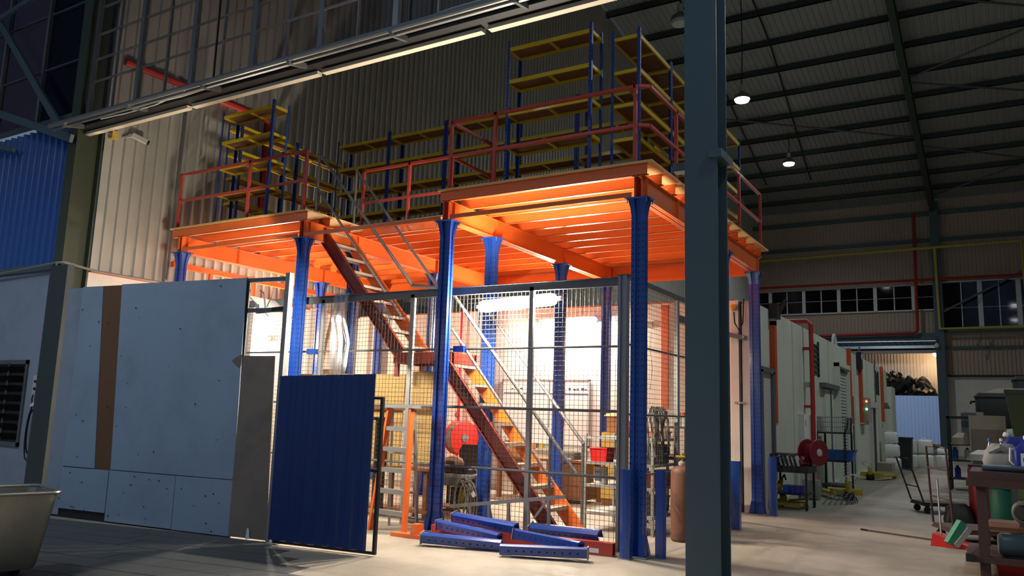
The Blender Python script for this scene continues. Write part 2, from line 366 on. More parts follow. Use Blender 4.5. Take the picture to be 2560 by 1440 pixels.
def glazing(name, x0, x1, z0, z1, y, cols, rows, frame, pane, thick, thin, hthick=()):
    """strip window: outer frame, thick and thin mullions, transoms, one pane per cell"""
    r = struct(name, MB().box(x0, x1, y-.04, y+.04, z0-.05, z0+.03).box(x0, x1, y-.04, y+.04, z1-.03, z1+.05), frame)
    cs = [x0]+list(cols)+[x1]; rs = [z0]+list(rows)+[z1]
    for k, c in enumerate(cols):
        ww = thick if k in hthick else thin
        build('mullion', MB().box(c-ww/2, c+ww/2, y-ww*.45-.01, y+.02, z0, z1), frame, r)
    for q in rows: build('transom', MB().box(x0, x1, y-.02, y+.02, q-.011, q+.011), frame, r)
    for a, b in zip(cs, cs[1:]):
        for c, d in zip(rs, rs[1:]):
            build('pane', MB().box(a+.004, b-.004, y+.022, y+.028, c+.002, d-.002), pane, r)
    return r
glazing('window_1', -9.45, 0.8, 8.3, 9.78, 42.9, [-9.45+1.025*k for k in range(1, 10)], [9.05], PRINT_W, DARKPANE, 0.2, 0.06, (0, 2, 4, 6, 8))
glazing('window_2', 1.3, 8.7, 7.15, 9.85, 42.9, [1.3+0.925*k for k in range(1, 8)], [8.35], PRINT_W, DARKPANE, 0.24, 0.05, (1, 3, 5))
def trim(name, mb, m): return struct(name, mb, m)
trim('trim_1', MB().tube([(-9.3, 42.35, 9.98), (16, 42.35, 9.98)], 0.08, 6), REDPIPE)
trim('trim_2', MB().tube([(-9.3, 42.3, 11.72), (1.03, 42.3, 11.85), (5.26, 42.3, 11.88), (5.30, 42.3, 7.1), (16, 42.3, 7.2)], 0.085, 8), YELPIPE)
trim('trim_3', MB().tube([(1.03, 42.3, 11.85), (1.1, 42.3, 7.1), (5.3, 42.3, 7.12)], 0.085, 8), YELPIPE)
trim('trim_4', MB().tube([(0.02, 42.4, 14.0), (-0.06, 42.4, 7.05), (-0.2, 42.4, 6.92), (-5.4, 42.4, 6.85)], 0.085, 8), REDPIPE)
trim('trim_5', MB().bar((1.35, 42.4, 8.1), (6.0, 42.4, 10.6), 0.16, 0.1).bar((3.2, 42.4, 6.95), (2.85, 42.4, 5.9), 0.07), DARKSTEEL)

# roof: ribbed sheet, purlins, rafters, bracing
sl = Vector((0, 1, -0.145)).normalized()
cl = struct('ceiling', corr((-9.6, -16, ROOF(-16)+0.1), (1,0,0), 25.6, sl, 59.6, (0,0,-1), pitch=0.25, depth=0.035, rib=0.06), ROOFSHEET)
y = -14.5
while y < 43:
    build('purlin', MB().box(-9.6, 16, y-.035, y+.035, ROOF(y)-.2, ROOF(y)+.06).box(-9.6, 16, y-.035, y+.06, ROOF(y)-.2, ROOF(y)-.185), PURLIN, cl); y += 2.13
for x in (1.0, 11.4):
    mb = MB()
    for dz, w2 in ((-0.2, .13), (-0.85, .13)):
        mb.prism([(x-w2, -16, ROOF(-16)+dz), (x+w2, -16, ROOF(-16)+dz), (x+w2, -16, ROOF(-16)+dz-.025), (x-w2, -16, ROOF(-16)+dz-.025)], sl*59.5)
    mb.prism([(x-.012, -16, ROOF(-16)-.2), (x+.012, -16, ROOF(-16)-.2), (x+.012, -16, ROOF(-16)-.86), (x-.012, -16, ROOF(-16)-.86)], sl*59.5)
    build('rafter', mb, PURLIN, cl)
def rf(x, y, d=0.3): return (x, y, ROOF(y)-d)
for a, b in (((1.1, 28.2), (11.3, 23.0)), ((1.1, 28.6), (11.3, 34.0)), ((1.1, 41.5), (11.3, 34.5)), ((1.1, 35), (11.3, 41.5)), ((-9.3, 28), (.9, 34)), ((1.1, 22), (11.3, 28))):
    build('brace', MB().tube([rf(*a), rf(*b)], 0.045, 6), STEELGREY, cl)
for xx, x2 in ((-3.55, -4.9), (-6.2, -7.4)):
    build('conduit', MB().tube([rf(xx, 12, .05), rf(xx-.3, 24, .05), rf(x2, 38, .05)], 0.035, 6), BLACKRUB, cl)
struct('wall_dark_backing', MB().box(-20, -9.95, 3.0, 3.2, 0, 22), DARKSTEEL)  # dark backing added behind the upper left glazing to hide the sky
struct('wall_left_hall', MB().box(-16.2, -16, -16, -1.2, 0, 23), MASONRY)
struct('wall_right', corr((16, 43, 0), (0,-1,0), 59, (0,0,1), 0, (-1,0,0), pitch=0.4, depth=0.04, vend=lambda t: ROOF(43-t)), CREAMCLAD)

# cold room: its front closes the mezzanine bay, its long side runs to the far end
def trim_(n_, m_, k_): return struct(n_, m_, k_)
wb = struct('wall_back', MB().box(-9.5, -0.45, 5.6, 5.75, 0, 3.74), WHITEWALL)
build('capping', MB().box(-9.5, -0.45, 5.598, 5.76, 3.74, 3.765), RUSTSTRIP, wb)
for x in (-8.3, -7.1, -5.9, -4.7, -3.5, -2.3, -1.15):
    build('panel_joint', MB().box(x-.004, x+.004, 5.594, 5.602, 0, 3.74), BEIGE, wb)
ws = struct('wall_side', MB().box(-0.3, -0.1, 5.6, 26.2, 0, 3.72), COLDWALL)
struct('ceiling_cold_room', MB().box(-9.45, -0.3, 5.78, 26.2, 3.5, 3.7), COLDWALL)
struct('wall_end', MB().box(-0.45, 0.06, 26.21, 27.6, 0, 3.1), COLDWALL)
tc_ = trim_('trim_14', MB().box(-0.45, -0.31, 5.47, 5.76, 0, 3.72), WHITEWALL)
build('jamb', MB().box(-0.26, -0.1, 5.5, 5.598, 0, 3.66), WHITEWALL, tc_)
build('gasket', MB().box(-0.3, -0.27, 5.46, 5.598, 0, 3.7), BLACKSTEEL, tc_)
for y in (8.9, 13.2, 17.6, 20.4, 23.3): build('panel_joint', MB().box(-0.102, -0.094, y-.006, y+.006, 0, 3.72), BEIGE, ws)
struct('baseboard_side', MB().box(-0.098, -0.03, 7.2, 20.6, 0, 0.12), COLDWALL)
struct('trim_15', MB().box(-0.098, 0.42, 21.9, 22.9, 0, 0.28), BEIGE)
# doors in the long side
d1 = struct('door_1', MB().box(-0.1, -0.06, 5.95, 6.75, 0, 2.46), PALEGREY)
build('frame', MB().box(-0.1, 0.0, 5.85, 5.95, 0, 2.5).box(-0.1, 0.0, 6.75, 6.85, 0, 2.5).box(-0.1, 0.0, 5.85, 6.85, 2.46, 2.56), STEELGREY, d1)
d2 = struct('door_2', MB().box(-0.1, -0.085, 14.15, 15.75, 0, 3.1), STEELGREY)
build('frame', MB().box(-0.1, 0.04, 14.05, 14.15, 0, 3.2).box(-0.1, 0.04, 15.75, 15.85, 0, 3.2).box(-0.1, 0.06, 14.05, 15.85, 3.1, 3.22), COLDWALL, d2)
for k in range(34): build('slat', MB().box(-0.085, -0.055, 14.17, 15.73, 0.02+k*.088, 0.085+k*.088), PALEGREY, d2)
d3 = struct('door_3', MB().box(-0.1, -0.06, 20.9, 22.1, 0, 2.15), BLACKSTEEL)
build('frame', MB().box(-0.1, 0.0, 20.75, 20.9, 0, 2.2).box(-0.1, 0.02, 20.2, 22.6, 2.15, 2.35), PALEGREY, d3)
d4 = struct('door_4', MB().box(-0.1, -0.04, 12.35, 13.45, 0.1, 2.42), COLDWALL)
build('track', MB().box(-0.1, 0.05, 11.9, 14.0, 2.45, 2.56), STEELGREY, d4)
build('edge_strip', MB().box(-0.1, -0.02, 13.0, 13.12, 0.1, 2.42), STEELGREY, d4)

# portal line in front of the mezzanine: masonry, blue cladding, steel column, crane-door beam, glazing
fw = struct('wall_front', MB().box(-16, -9.74, -1.5, -1.2, 0, 3.72), MASONRY)
build('sill_band', MB().box(-16, -9.88, -1.54, -1.2, 3.72, 3.84), DARKSTEEL, fw)
build('blue_cladding', wave((-16, -1.46, 3.84), (1,0,0), 6.14, (0,0,1), 2.5, (0,-1,0)), BLUECLAD, fw, smooth='all')
sc_ = thing('steel_column', 'olive-green steel portal column between the blue cladding and the cream gable wall', 'column', (-9.72, -1.4, 0))
build('shaft', hcol(MB(), -9.78, -9.52, -1.62, -1.16, 0, 20), OLIVESTEEL, sc_)
build('lower_casing', MB().box(-9.62, -9.12, -1.74, -1.63, 0, 3.72), DARKPOST, sc_)
build('light_stop_cladding', corr((-9.9, -1.5, 9.75), (1,0,0), 11.0, (0,0,1), 12, (0,-1,0), pitch=.25), CREAMCLAD, fw)  # unseen, added to stop lamp light passing above the glazing
w3 = struct('window_3', MB().box(-11.4, -10.35, -1.53, -1.49, 0.76, 0.83).box(-11.4, -10.35, -1.53, -1.49, 2.13, 2.2).box(-10.41, -10.35, -1.53, -1.49, .76, 2.2), STEELGREY)
build('mullion', MB().box(-10.95, -10.91, -1.53, -1.5, .8, 2.15), STEELGREY, w3)
for k in range(8): build('louvre', MB().bar((-11.4, -1.54, 0.92+k*.16), (-10.41, -1.54, 0.92+k*.16), 0.012, 0.11, up=(0, -.5, 1)), DARKPANE, w3)
build('backing', MB().box(-11.4, -10.4, -1.505, -1.501, .83, 2.13), BLACKSTEEL, w3)
bm_ = trim('trim_6', MB().box(-9.6, 1.15, -1.62, -1.36, 6.13, 6.16).box(-9.6, 1.15, -1.62, -1.36, 6.30, 6.33).box(-9.6, 1.15, -1.51, -1.47, 6.16, 6.30), BLACKSTEEL)
build('door_track', MB().box(-9.6, 1.15, -1.72, -1.66, 6.17, 6.29).box(-9.6, 1.15, -1.66, -1.6, 6.2, 6.26), DARKSTEEL, bm_)
for a, b in ((-9.58, -6.87), (-6.77, -4.12), (-4.04, -1.44), (-1.35, 1.1)):
    build('lit_strip', MB().box(a, b, -1.46, -1.37, 6.065, 6.115), LITSTRIP, bm_)  # pale colour stands for lamp light on the beam's lower flange
tr = trim('trim_7', MB().tube([(-9.7, -2.0, 6.06), (1.1, -2.0, 6.06)], .04, 10).box(-9.7, 1.1, -1.96, -1.92, 6.0, 6.03), GALV)
for k in range(7): build('bracket_arm', MB().bar((-9.25+1.72*k, -2.02, 6.0), (-9.3+1.72*k, -1.66, 6.1), 0.045, 0.07), GALV, tr)
build('loose_cable', MB().tube([(-8.4, -1.9, 6.0), (-7.9, -1.8, 6.04), (-7.2, -1.78, 6.06), (-6.4, -1.85, 6.1)], 0.012, 6), WHITECABLE, tr)
build('loose_cable', MB().tube([(-7.0, -1.85, 6.05), (-6.6, -1.75, 6.1), (-5.9, -1.75, 6.12), (-5.4, -1.85, 6.08)], 0.012, 6), WHITECABLE, tr)
build('loose_cable', MB().tube([(-3.6, -1.9, 6.1), (-2.5, -1.82, 6.16), (-1.6, -1.85, 6.2), (-.6, -1.9, 6.16)], 0.02, 6), WHITECABLE, tr)
for x in (-6.0, -2.35): build('hanger_rod', MB().tube([(x, -1.69, 6.2), (x, -1.69, 9.6)], 0.014, 6), BLACKRUB, tr)
glazing('window_4', -9.5, 1.1, 6.36, 9.7, -1.5, [-9.45, -8.81, -8.13, -7.43, -6.76, -6.09, -5.38, -4.72, -4.04, -3.39, -2.72, -2.06, -1.36, -.68, 0], [6.97, 7.38, 7.84, 8.35, 8.85, 9.3], GALV, PANE, 0.085, 0.022, (0, 2, 4, 6, 8, 10, 12, 14))
w5 = struct('window_5', MB().box(-16, -9.9, -1.53, -1.47, 6.42, 6.50), STEELGREY)
for x in (-15.6, -14.1, -12.55, -11.08): build('mullion', MB().box(x-.035, x+.035, -1.54, -1.46, 6.5, 10.2), GALV, w5)
for z in (7.5, 8.6): build('transom', MB().box(-16, -9.9, -1.52, -1.48, z-.012, z+.012), STEELGREY, w5)
for a, b in zip((-16, -15.6, -14.1, -12.55, -11.08), (-15.6, -14.1, -12.55, -11.08, -9.9)):
    for c, d in ((6.5, 7.5), (7.5, 8.6), (8.6, 10.2)): build('pane', MB().box(a+.01, b-.01, -1.475, -1.469, c, d), DARKPANE, w5)
trim('trim_8', MB().bar((-13.6, -1.68, 9.75), (-9.75, -1.68, 5.97), 0.06, 0.13).bar((-13.4, -1.72, 7.25), (-9.5, -1.72, 5.9), 0.06, 0.14).bar((-12.9, -1.68, 6.35), (-11.4, -1.68, 6.0), 0.05, 0.08), DARKSTEEL)
trim('trim_9', MB().bar((-12.8, -1.75, 8.72), (-10.9, -1.75, 8.95), 0.05, 0.09), DARKSTEEL)
# conduit run along masonry and gable
trim('trim_10', MB().tube([(-14, -1.58, 3.63), (-9.62, -1.66, 3.79), (-9.48, -1.6, 3.80), (-9.44, -1.1, 3.74), (-9.44, 3.2, 3.74)], 0.022, 6), GALVMATT)
trim('trim_11', MB().tube([(-9.56, -1.68, 3.78), (-9.55, -1.68, 2.4), (-9.60, -1.67, 2.05), (-9.72, -1.66, 1.95), (-9.85, -1.6, 1.93)], 0.018, 6), GALVMATT)
trim('trim_12', MB().tube([(-9.4, -1.0, 7.55), (-9.4, 2.2, 7.6), (-9.4, 2.3, 7.5), (-9.4, 2.3, 4.4)], 0.07, 8), REDPIPE)
trim('trim_13', MB().tube([(-9.4, 2.12, 7.5), (-9.4, 2.12, 4.4)], 0.05, 8).tube([(-9.38, 0.25, 3.8), (-9.38, 0.3, 7.2)], 0.03, 8), GALV)

# foreground portal column
pc = thing('steel_column', 'broad dark green steel portal column standing in front of the mezzanine', 'column', (1.32, -1.5, 0))
build('shaft', hcol(MB(), 1.13, 1.45, -1.66, -1.33, 0, 6.16, 0.02), DARKSTEEL, pc, bevel=0.004)
build('base_plate', MB().box(1.05, 1.53, -1.74, -1.25, 0, 0.025), DARKSTEEL, pc)
build('bracket', MB().box(1.37, 1.5, -1.70, -1.3, 4.02, 4.1), DARKSTEEL, pc)
build('bracket', MB().box(1.0, 1.14, -1.62, -1.5, 3.95, 4.03), STEELGREY, pc)

# ================================================================== THE MEZZANINE
X1, X2, X3, X4 = -8.66, -5.66, -2.87, 0.0
YR, YM, YB = 1.17, 3.45, 5.39
ZC, ZB, ZJ, ZD = 4.2, 4.48, 4.62, 4.645
mz = thing('mezzanine_platform', 'orange steel mezzanine platform carried on flared blue columns over the wire cage', 'mezzanine', (-4.3, 2.7, 0))

def column_mesh(x, y):
    """twin rack uprights back to back: a grooved section, flared at the foot and under the cap plate"""
    base = [(-.085,-.055),(-.03,-.055),(-.03,-.03),(.03,-.03),(.03,-.055),(.085,-.055),(.085,-.02),(.066,-.012),(.066,.012),(.085,.02),
            (.085,.055),(.03,.055),(.03,.03),(-.03,.03),(-.03,.055),(-.085,.055),(-.085,.02),(-.066,.012),(-.066,-.012),(-.085,-.02)]
    lv = [(0.012,1.5),(0.26,1.0),(1.4,1.0),(3.98,1.0),(4.08,1.12),(ZC-.012,1.42)]; mb = MB(); n = len(base)
    for z, k in lv: mb.v += [(x+a*k, y+b*k*(1.15 if k > 1 else 1.0), z) for a, b in base]
    for j in range(len(lv)-1):
        for t in range(n): mb.f.append((j*n+t, j*n+(t+1) % n, (j+1)*n+(t+1) % n, (j+1)*n+t))
    mb.f.append(tuple(range(n-1, -1, -1))); mb.f.append(tuple(range((len(lv)-1)*n, len(lv)*n)))
    return mb
def slots_mesh(x, y):
    mb = MB(); z = 0.35
    while z < 3.95:
        for sx in (-.062, .062): mb.box(x+sx-.006, x+sx+.006, y-.0565, y-.0545, z, z+.02)
        mb.box(x-.006, x+.006, y-.0315, y-.0295, z, z+.02)
        for sy in (-.036, .036): mb.box(x+.0845, x+.0865, y+sy-.006, y+sy+.006, z, z+.02)
        z += .075
    return mb
first = None
for (x, y) in [(X1,0),(X2,0),(X3,0),(X4,0),(X2,YR),(X3,YR),(X1,YM),(X2,YM),(X3,YM),(X4,YM),(X1,YB),(X2,YB),(X3,YB),(X4,YB)]:
    if first is None:
        c = build('column', column_mesh(0, 0), BLUE, mz, local=True); c.location = Vector((x, y, 0))-ORG[mz.name]
        build('slots', slots_mesh(0, 0), BLACKRUB, c, local=True)['kind'] = 'stuff'
        build('cap_plate', MB().box(-.15, .15, -.12, .12, ZC-.014, ZC), BLUE, c, local=True)
        build('base_plate', MB().box(-.16, .16, -.14, .14, 0, .012), GALVMATT, c, local=True)
        for bx, by in ((-.125, -.095), (.125, -.095), (-.125, .095), (.125, .095)):
            build('bolt', MB().lathe((bx, by, ZC-.014), [(.007, -.05), (.007, -.012), (.014, -.012), (.014, 0)], 6), GALV, c, local=True)
        first = c
    else:
        c = copy_tree(first, mz); c.location = Vector((x, y, 0))-ORG[mz.name]
for x in (X1, X2, X3, X4):                                # twin channel main beams, front to back
    mb = MB()
    for sx in (-.045, .045): mb.box(x+sx-.004, x+sx+.004, -.07, 5.56, ZC, ZB)
    for z in (ZC, ZB-.012): mb.box(x-.075, x-.01, -.07, 5.56, z, z+.012); mb.box(x+.01, x+.075, -.07, 5.56, z, z+.012)
    b = build('main_beam', mb, ORANGE, mz)
    for yy in (0.04, YR, YM, YB):
        build('stiffener', MB().box(x-.085, x-.049, yy-.005, yy+.005, ZC+.01, ZB-.012).box(x+.049, x+.085, yy-.005, yy+.005, ZC+.01, ZB-.012), ORANGE, b)
def joist(x0, x1, y):
    mb = MB().box(x0, x1, y-.003, y+.003, ZB, ZJ).box(x0, x1, y-.003, y+.06, ZB, ZB+.005).box(x0, x1, y-.003, y+.06, ZJ-.005, ZJ)
    mb.box(x0, x1, y+.055, y+.06, ZB, ZB+.02)
    return build('joist', mb, ORANGE, mz)
XL, XR = -8.92, 0.12
for k in range(12):
    y = -0.07+0.5*k
    if y < YR-.1: joist(XL+.03, X2+.10, y); joist(X3-.10, XR, y)
    else: joist(XL+.03, XR, y)
joist(X2+.10, X3-.10, YR+.06)
for a, b, c, d in ((XL, X2+.13, -.12, 1.10), (X3-.12, XR+.08, -.12, 1.10), (XL, -6.5, 1.10, 3.4), (-6.5, -4.05, 1.10, 3.4), (-4.05, -1.6, 1.10, 3.4), (-1.6, XR+.08, 1.10, 3.4),
                   (XL, -6.5, 3.4, 5.66), (-6.5, -4.05, 3.4, 5.66), (-4.05, -1.6, 3.4, 5.66), (-1.6, XR+.08, 3.4, 5.66)):
    build('deck_board', MB().box(a+.002, b-.002, c+.002, d-.002, ZJ, ZD), PLYDECK, mz)
def angle(p, q, name='tie_bar'):
    v = Vector(q)-Vector(p); mb = MB().bar(p, q, .006, .06)
    o = Vector((0, .03, .03)) if abs(v.x) > abs(v.y) else Vector((-.03, 0, .03))
    mb.bar(Vector(p)+o, Vector(q)+o, .06, .006); return build(name, mb, ORANGE, mz)
for a, b in ((X1, X2), (X2, X3), (X3, X4)):
    angle((a+.08, -.07, ZC+.045), (b-.08, -.07, ZC+.045)); angle((a+.08, YB, ZC-.03), (b-.08, YB, ZC-.03))
    mb = MB().box(a+.06, b-.06, YB+.12, YB+.16, ZC+.02, ZB); build('edge_beam', mb, ORANGE, mz)

# orange bracing frame standing along the gable wall
ob = thing('bracing_frame', 'slim orange bracing frame along the cream gable wall under the deck', 'frame', (-9.2, 2.5, 0))
build('rail', MB().box(-9.24, -9.16, 0.2, 5.4, 4.02, 4.12), ORANGE, ob)
for y in (1.05, 2.1, 3.9): build('post', MB().box(-9.23, -9.17, y-.03, y+.03, 0, 4.02), ORANGE, ob)

# guard rails on the deck
def rail_thing(name, label, posts, top, mid, sections, corner=None):
    t = thing(name, label, 'guardrail', (posts[0][0], posts[0][1], ZD))
    for (x, y) in posts: build('post', MB().box(x-.021, x+.021, y-.021, y+.021, ZD, top), REDPAINT, t)
    for a, b in sections:
        build('top_rail', MB().bar((a[0], a[1], top-.02), (b[0], b[1], top-.02), .042), REDPAINT, t)
        build('mid_rail', MB().bar((a[0], a[1], mid), (b[0], b[1], mid), .04), REDPAINT, t)
    return t
ZT = 5.67
rail_thing('guardrail', 'red guardrail at the front of the deck before the separate shelving bay above the hoarding', [(-8.86,-.02),(-7.04,-.02),(-5.72,-.02)], ZT, 5.16, [((-8.86,-.02),(-5.72,-.02))])
rail_thing('guardrail', 'red guardrail round the front corner of the deck before the tallest shelving', [(-2.86,-.02),(-2.12,-.02),(-.06,-.02),(-2.86,1.1),(.10,1.02),(.10,2.6),(.10,4.1),(.10,5.5)], ZT, 5.14,
           [((-2.86,-.02),(-.06,-.02)), ((-2.86,-.02),(-2.86,1.1)), ((-.02,-.02),(.10,.06)), ((.10,.06),(.10,5.5))])
rail_thing('guardrail', 'red guardrail across the back of the stair opening', [(-5.58,1.2),(-4.58,1.2),(-3.72,1.2),(-2.94,1.2)], ZT-.02, 5.06, [((-5.58,1.2),(-2.94,1.2))])

# shelving on the deck: blue angle posts, yellow shelf beams, brown boards
def shelving(w, d, h=2.17, levels=(0.12, 0.62, 1.105, 1.585, 2.075)):
    t = thing('shelving_unit', '', 'shelving', (0,0,0))
    a, q = .042, .003
    for sx in (0, 1):
        for sy in (0, 1):
            x0, y0 = sx*w, sy*d; mb = MB()
            xa, xb = (x0, x0+a) if not sx else (x0-a, x0); ya, yb = (y0, y0+a) if not sy else (y0-a, y0)
            mb.box(xa, xb, y0-q if sy else y0, y0 if sy else y0+q, 0, h); mb.box(x0-q if sx else x0, x0 if sx else x0+q, ya, yb, 0, h)
            u = build('upright', mb, BLUE, t, local=True)
            hm = MB(); z = .06
            while z < h: hm.box((xa+xb)/2-.006, (xa+xb)/2+.006, y0-.0012 if not sy else y0-.001, y0+.001 if not sy else y0+.0012, z, z+.022); z += .06
            build('slots', hm, BLACKRUB, u, local=True)['kind'] = 'stuff'
    for z in levels:
        sh = build('shelf', MB().box(.02, w-.02, .02, d-.02, z-.012, z), SHELFBOARD, t, local=True)
        for y0 in (0.004, d-.030): build('shelf_beam', MB().box(.012, w-.012, y0, y0+.026, z-.045, z+.008).box(.012, w-.012, y0-.004 if y0 < .1 else y0, y0+.03 if y0 > .1 else y0+.026, z-.012, z-.004), YELLOW, sh, local=True)
        for x0 in (0.008, w-.034): build('shelf_beam', MB().box(x0, x0+.026, .01, d-.01, z-.04, z+.006), YELLOW, sh, local=True)
        build('support_bar', MB().box(w/2-.02, w/2+.02, .03, d-.03, z-.035, z-.012), YELLOW, sh, local=True)
    return t
GS = 'shelving bays on the deck'
def put_shelf(src, x, y, label, rz=0.0, used=[]):
    t = src if src.name not in used else copy_tree(src)
    used.append(src.name)
    t.location = (x, y, ZD+.002); t.rotation_euler = (0, 0, rz); t['label'] = label; t['group'] = GS
SA = shelving(1.33, 0.36)
put_shelf(SA, -2.13, 0.24, 'five-shelf bay facing the front at the corner guardrail, beside the running row')
put_shelf(SA, -8.17, 0.2, 'separate five-shelf bay behind the guardrail above the hoarding')
SB = shelving(1.328, 0.40)
for k, w_ in enumerate(('bay at the gable-wall end of the long back row', 'second bay of the long back row counted from the gable-wall end', 'middle bay of the long back row, seen over the stair-opening guardrail',
                        'fourth bay of the long back row, partly behind the corner guardrail', 'last bay of the long back row, seen through the tall corner bay')):
    put_shelf(SB, -7.41+1.334*k, 2.38, 'blue and yellow '+w_)
SD = shelving(1.24, 0.42)
for k, w_ in enumerate(('first bay of the running row by the corner guardrail', 'second bay from the corner in the running row along the deck edge', 'third bay of the running row, half hidden by the dark foreground column', 'last bay of the running row, past the dark foreground column')):
    put_shelf(SD, -.28, 0.66+1.245*k, 'blue and yellow '+w_, PI/2)
SE = shelving(1.38, 0.40)
for k, w_ in enumerate(('bay by the gable wall, close behind the separate front bay', 'end bay of the gable-wall row, its end post toward the back row')):
    put_shelf(SE, -8.2, 0.68+1.395*k, 'blue and yellow '+w_, PI/2)

# staircase: two flights and a landing between the columns of the stair opening
st = thing('staircase', 'steep red-brown steel staircase with checker-plate treads climbing in two flights to the deck', 'stairs', (-3.5, .7, 0))
YN, YF = 0.40, 1.0
def flight(x0, z0, x1, z1, n, top_ext=0.0):
    """(x0,z0) upper end, (x1,z1) lower end of the stringer's top edge"""
    d = Vector((x1-x0, 0, z1-z0)).normalized(); p = Vector((-d.z, 0, d.x))
    if p.z < 0: p = -p
    for y in (YN, YF):
        mb = MB(); c = -p*.10; sgn = -1 if y == YN else 1
        mb.bar(Vector((x0, y, z0))+c, Vector((x1, y, z1))+c, .008, .20, up=p)
        for k in (0, -.20): mb.bar(Vector((x0, y+sgn*.022, z0))+p*(k+.004 if k else -.004), Vector((x1, y+sgn*.022, z1))+p*(k+.004 if k else -.004), .05, .008, up=p)
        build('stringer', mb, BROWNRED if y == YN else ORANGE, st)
    for k in range(n):
        t = (k+.5)/n; x, z = x0+(x1-x0)*t-.06, z0+(z1-z0)*t-.05
        tr_ = build('tread', MB().box(x-.10, x+.10, YN+.006, YF-.006, z-.004, z).box(x+.096, x+.10, YN+.006, YF-.006, z-.045, z).box(x-.10, x-.096, YN+.006, YF-.006, z-.035, z), CHECKER, st)
        build('bracket', MB().box(x-.08, x+.08, YN+.005, YN+.035, z-.03, z-.004).box(x-.08, x+.08, YF-.035, YF-.005, z-.03, z-.004), REDPAINT, tr_)
flight(-5.74, 4.60, -3.84, 2.46, 9)
flight(-3.12, 2.42, -1.10, 0.02, 9)
lm = MB().box(-4.02, -2.98, YN-.03, YN+.03, 2.24, 2.40).box(-4.02, -2.98, YF-.03, YF+.03, 2.24, 2.40).box(-4.02, -3.97, YN, YF, 2.24, 2.40).box(-3.03, -2.98, YN, YF, 2.24, 2.40)
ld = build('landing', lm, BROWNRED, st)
build('landing_plate', MB().box(-4.0, -3.0, YN+.005, YF-.005, 2.40, 2.408), CHECKER, ld)
for x in (-3.97, -3.05):
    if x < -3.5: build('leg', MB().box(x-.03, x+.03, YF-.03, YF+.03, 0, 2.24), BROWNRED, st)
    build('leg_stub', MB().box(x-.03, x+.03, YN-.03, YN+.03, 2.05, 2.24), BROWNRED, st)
def hrail(name, pts, r=.024): return build(name, MB().tube(pts, r, 8), GALV, st)
hrail('handrail', [(-5.86, YN-.03, 5.72), (-5.80, YN-.03, 5.70), (-3.74, YN-.03, 3.40)], .026)
hrail('mid_rail', [(-5.82, YN-.03, 5.13), (-3.93, YN-.03, 2.95)], .02)
hrail('handrail', [(-5.62, YF+.03, 5.62), (-3.80, YF+.03, 3.52), (-3.2, YF+.03, 3.30)], .024)
hrail('handrail', [(-3.74, YN-.03, 3.40), (-3.05, YN-.03, 3.30), (-0.98, YN-.03, .84)], .026)
hrail('mid_rail', [(-2.98, YN-.03, 2.72), (-1.30, YN-.03, .70)], .02)
hrail('handrail', [(-3.0, YF+.03, 3.28), (-1.20, YF+.03, 1.19)], .026)
for x, z0, z1, y in ((-5.83, 4.62, 5.72, YN-.03), (-5.60, 4.62, 5.62, YF+.03), (-1.36, 0.0, 1.27, YN-.03), (-1.21, .05, 1.19, YF+.03), (-2.97, 2.4, 3.26, YF+.03), (-3.86, 2.4, 3.5, YF+.03)):
    build('rail_post', MB().tube([(x, y, z0), (x, y, z1)], .022, 8), GALV, st)
wrap = MB()
for (x, z) in ((-4.35, 3.14), (-4.2, 2.95), (-4.28, 3.02)): wrap.tube([(x-.1, YN-.05, z+.1), (x, YN-.07, z+.12), (x+.12, YN-.06, z-.05), (x+.05, YN+.02, z-.2), (x-.06, YN-.05, z-.1)], .03, 6)
build('plastic_wrap', wrap, FILM, st)

# wire mesh cage: front run and return run
fe = thing('mesh_fence', 'tall wire mesh cage fence with grey steel posts under the mezzanine', 'fence', (-3.5, .2, 0))
YFN, ZFT = 0.2, 3.28
for x in (-7.05, -5.35, -3.59, -1.60): build('post', MB().box(x-.03, x+.03, YFN, YFN+.06, 0, ZFT-.05), GALVMATT, fe)
build('corner_post', MB().prism([(-.345, YFN-.04, 0), (-.31, YFN-.04, 0), (-.305, YFN-.02, 0), (-.27, YFN-.02, 0), (-.265, YFN-.04, 0), (-.23, YFN-.04, 0), (-.23, YFN+.06, 0), (-.345, YFN+.06, 0)], (0, 0, ZFT+.02)), GALVMATT, fe)
build('corner_cap', MB().box(-.36, -.2, YFN-.06, YFN+.08, ZFT+.02, ZFT+.03), STEELGREY, fe)
build('top_rail', MB().box(-7.1, -.33, YFN+.0, YFN+.05, ZFT-.10, ZFT).box(-7.1, -.33, YFN-.03, YFN+.05, ZFT, ZFT+.006), STEELGREY, fe)
for z in (2.42, 1.63, 0.84): build('mid_rail', MB().tube([(-7.05, YFN+.01, z), (-.33, YFN+.01, z)], .013 if z > 2 else .018, 8), STEELGREY, fe)
for a, b in ((-7.05, -5.35), (-3.59, -.33)): build('kick_rail', MB().box(a, b, YFN, YFN+.03, .02, .06), STEELGREY, fe)
for a in (-2.79, -5.58): build('column_clip', MB().box(a, a+.17, YFN-.06, YFN+.02, 2.38, 2.46), BLUE, fe)
def wires(p0, u, lu, z0, z1, pitch=.062, r=.003):
    mb = MB(); p0, u = Vector(p0), Vector(u); n = int(lu/pitch)
    for k in range(n+1):
        b = p0+u*(k*pitch); mb.tube([b+Vector((0,0,z0)), b+Vector((0,0,z1))], r, 3)
    k = 0
    while z0+k*pitch <= z1: mb.tube([p0+Vector((0,0,z0+k*pitch)), p0+u*lu+Vector((0,0,z0+k*pitch))], r, 3); k += 1
    return mb
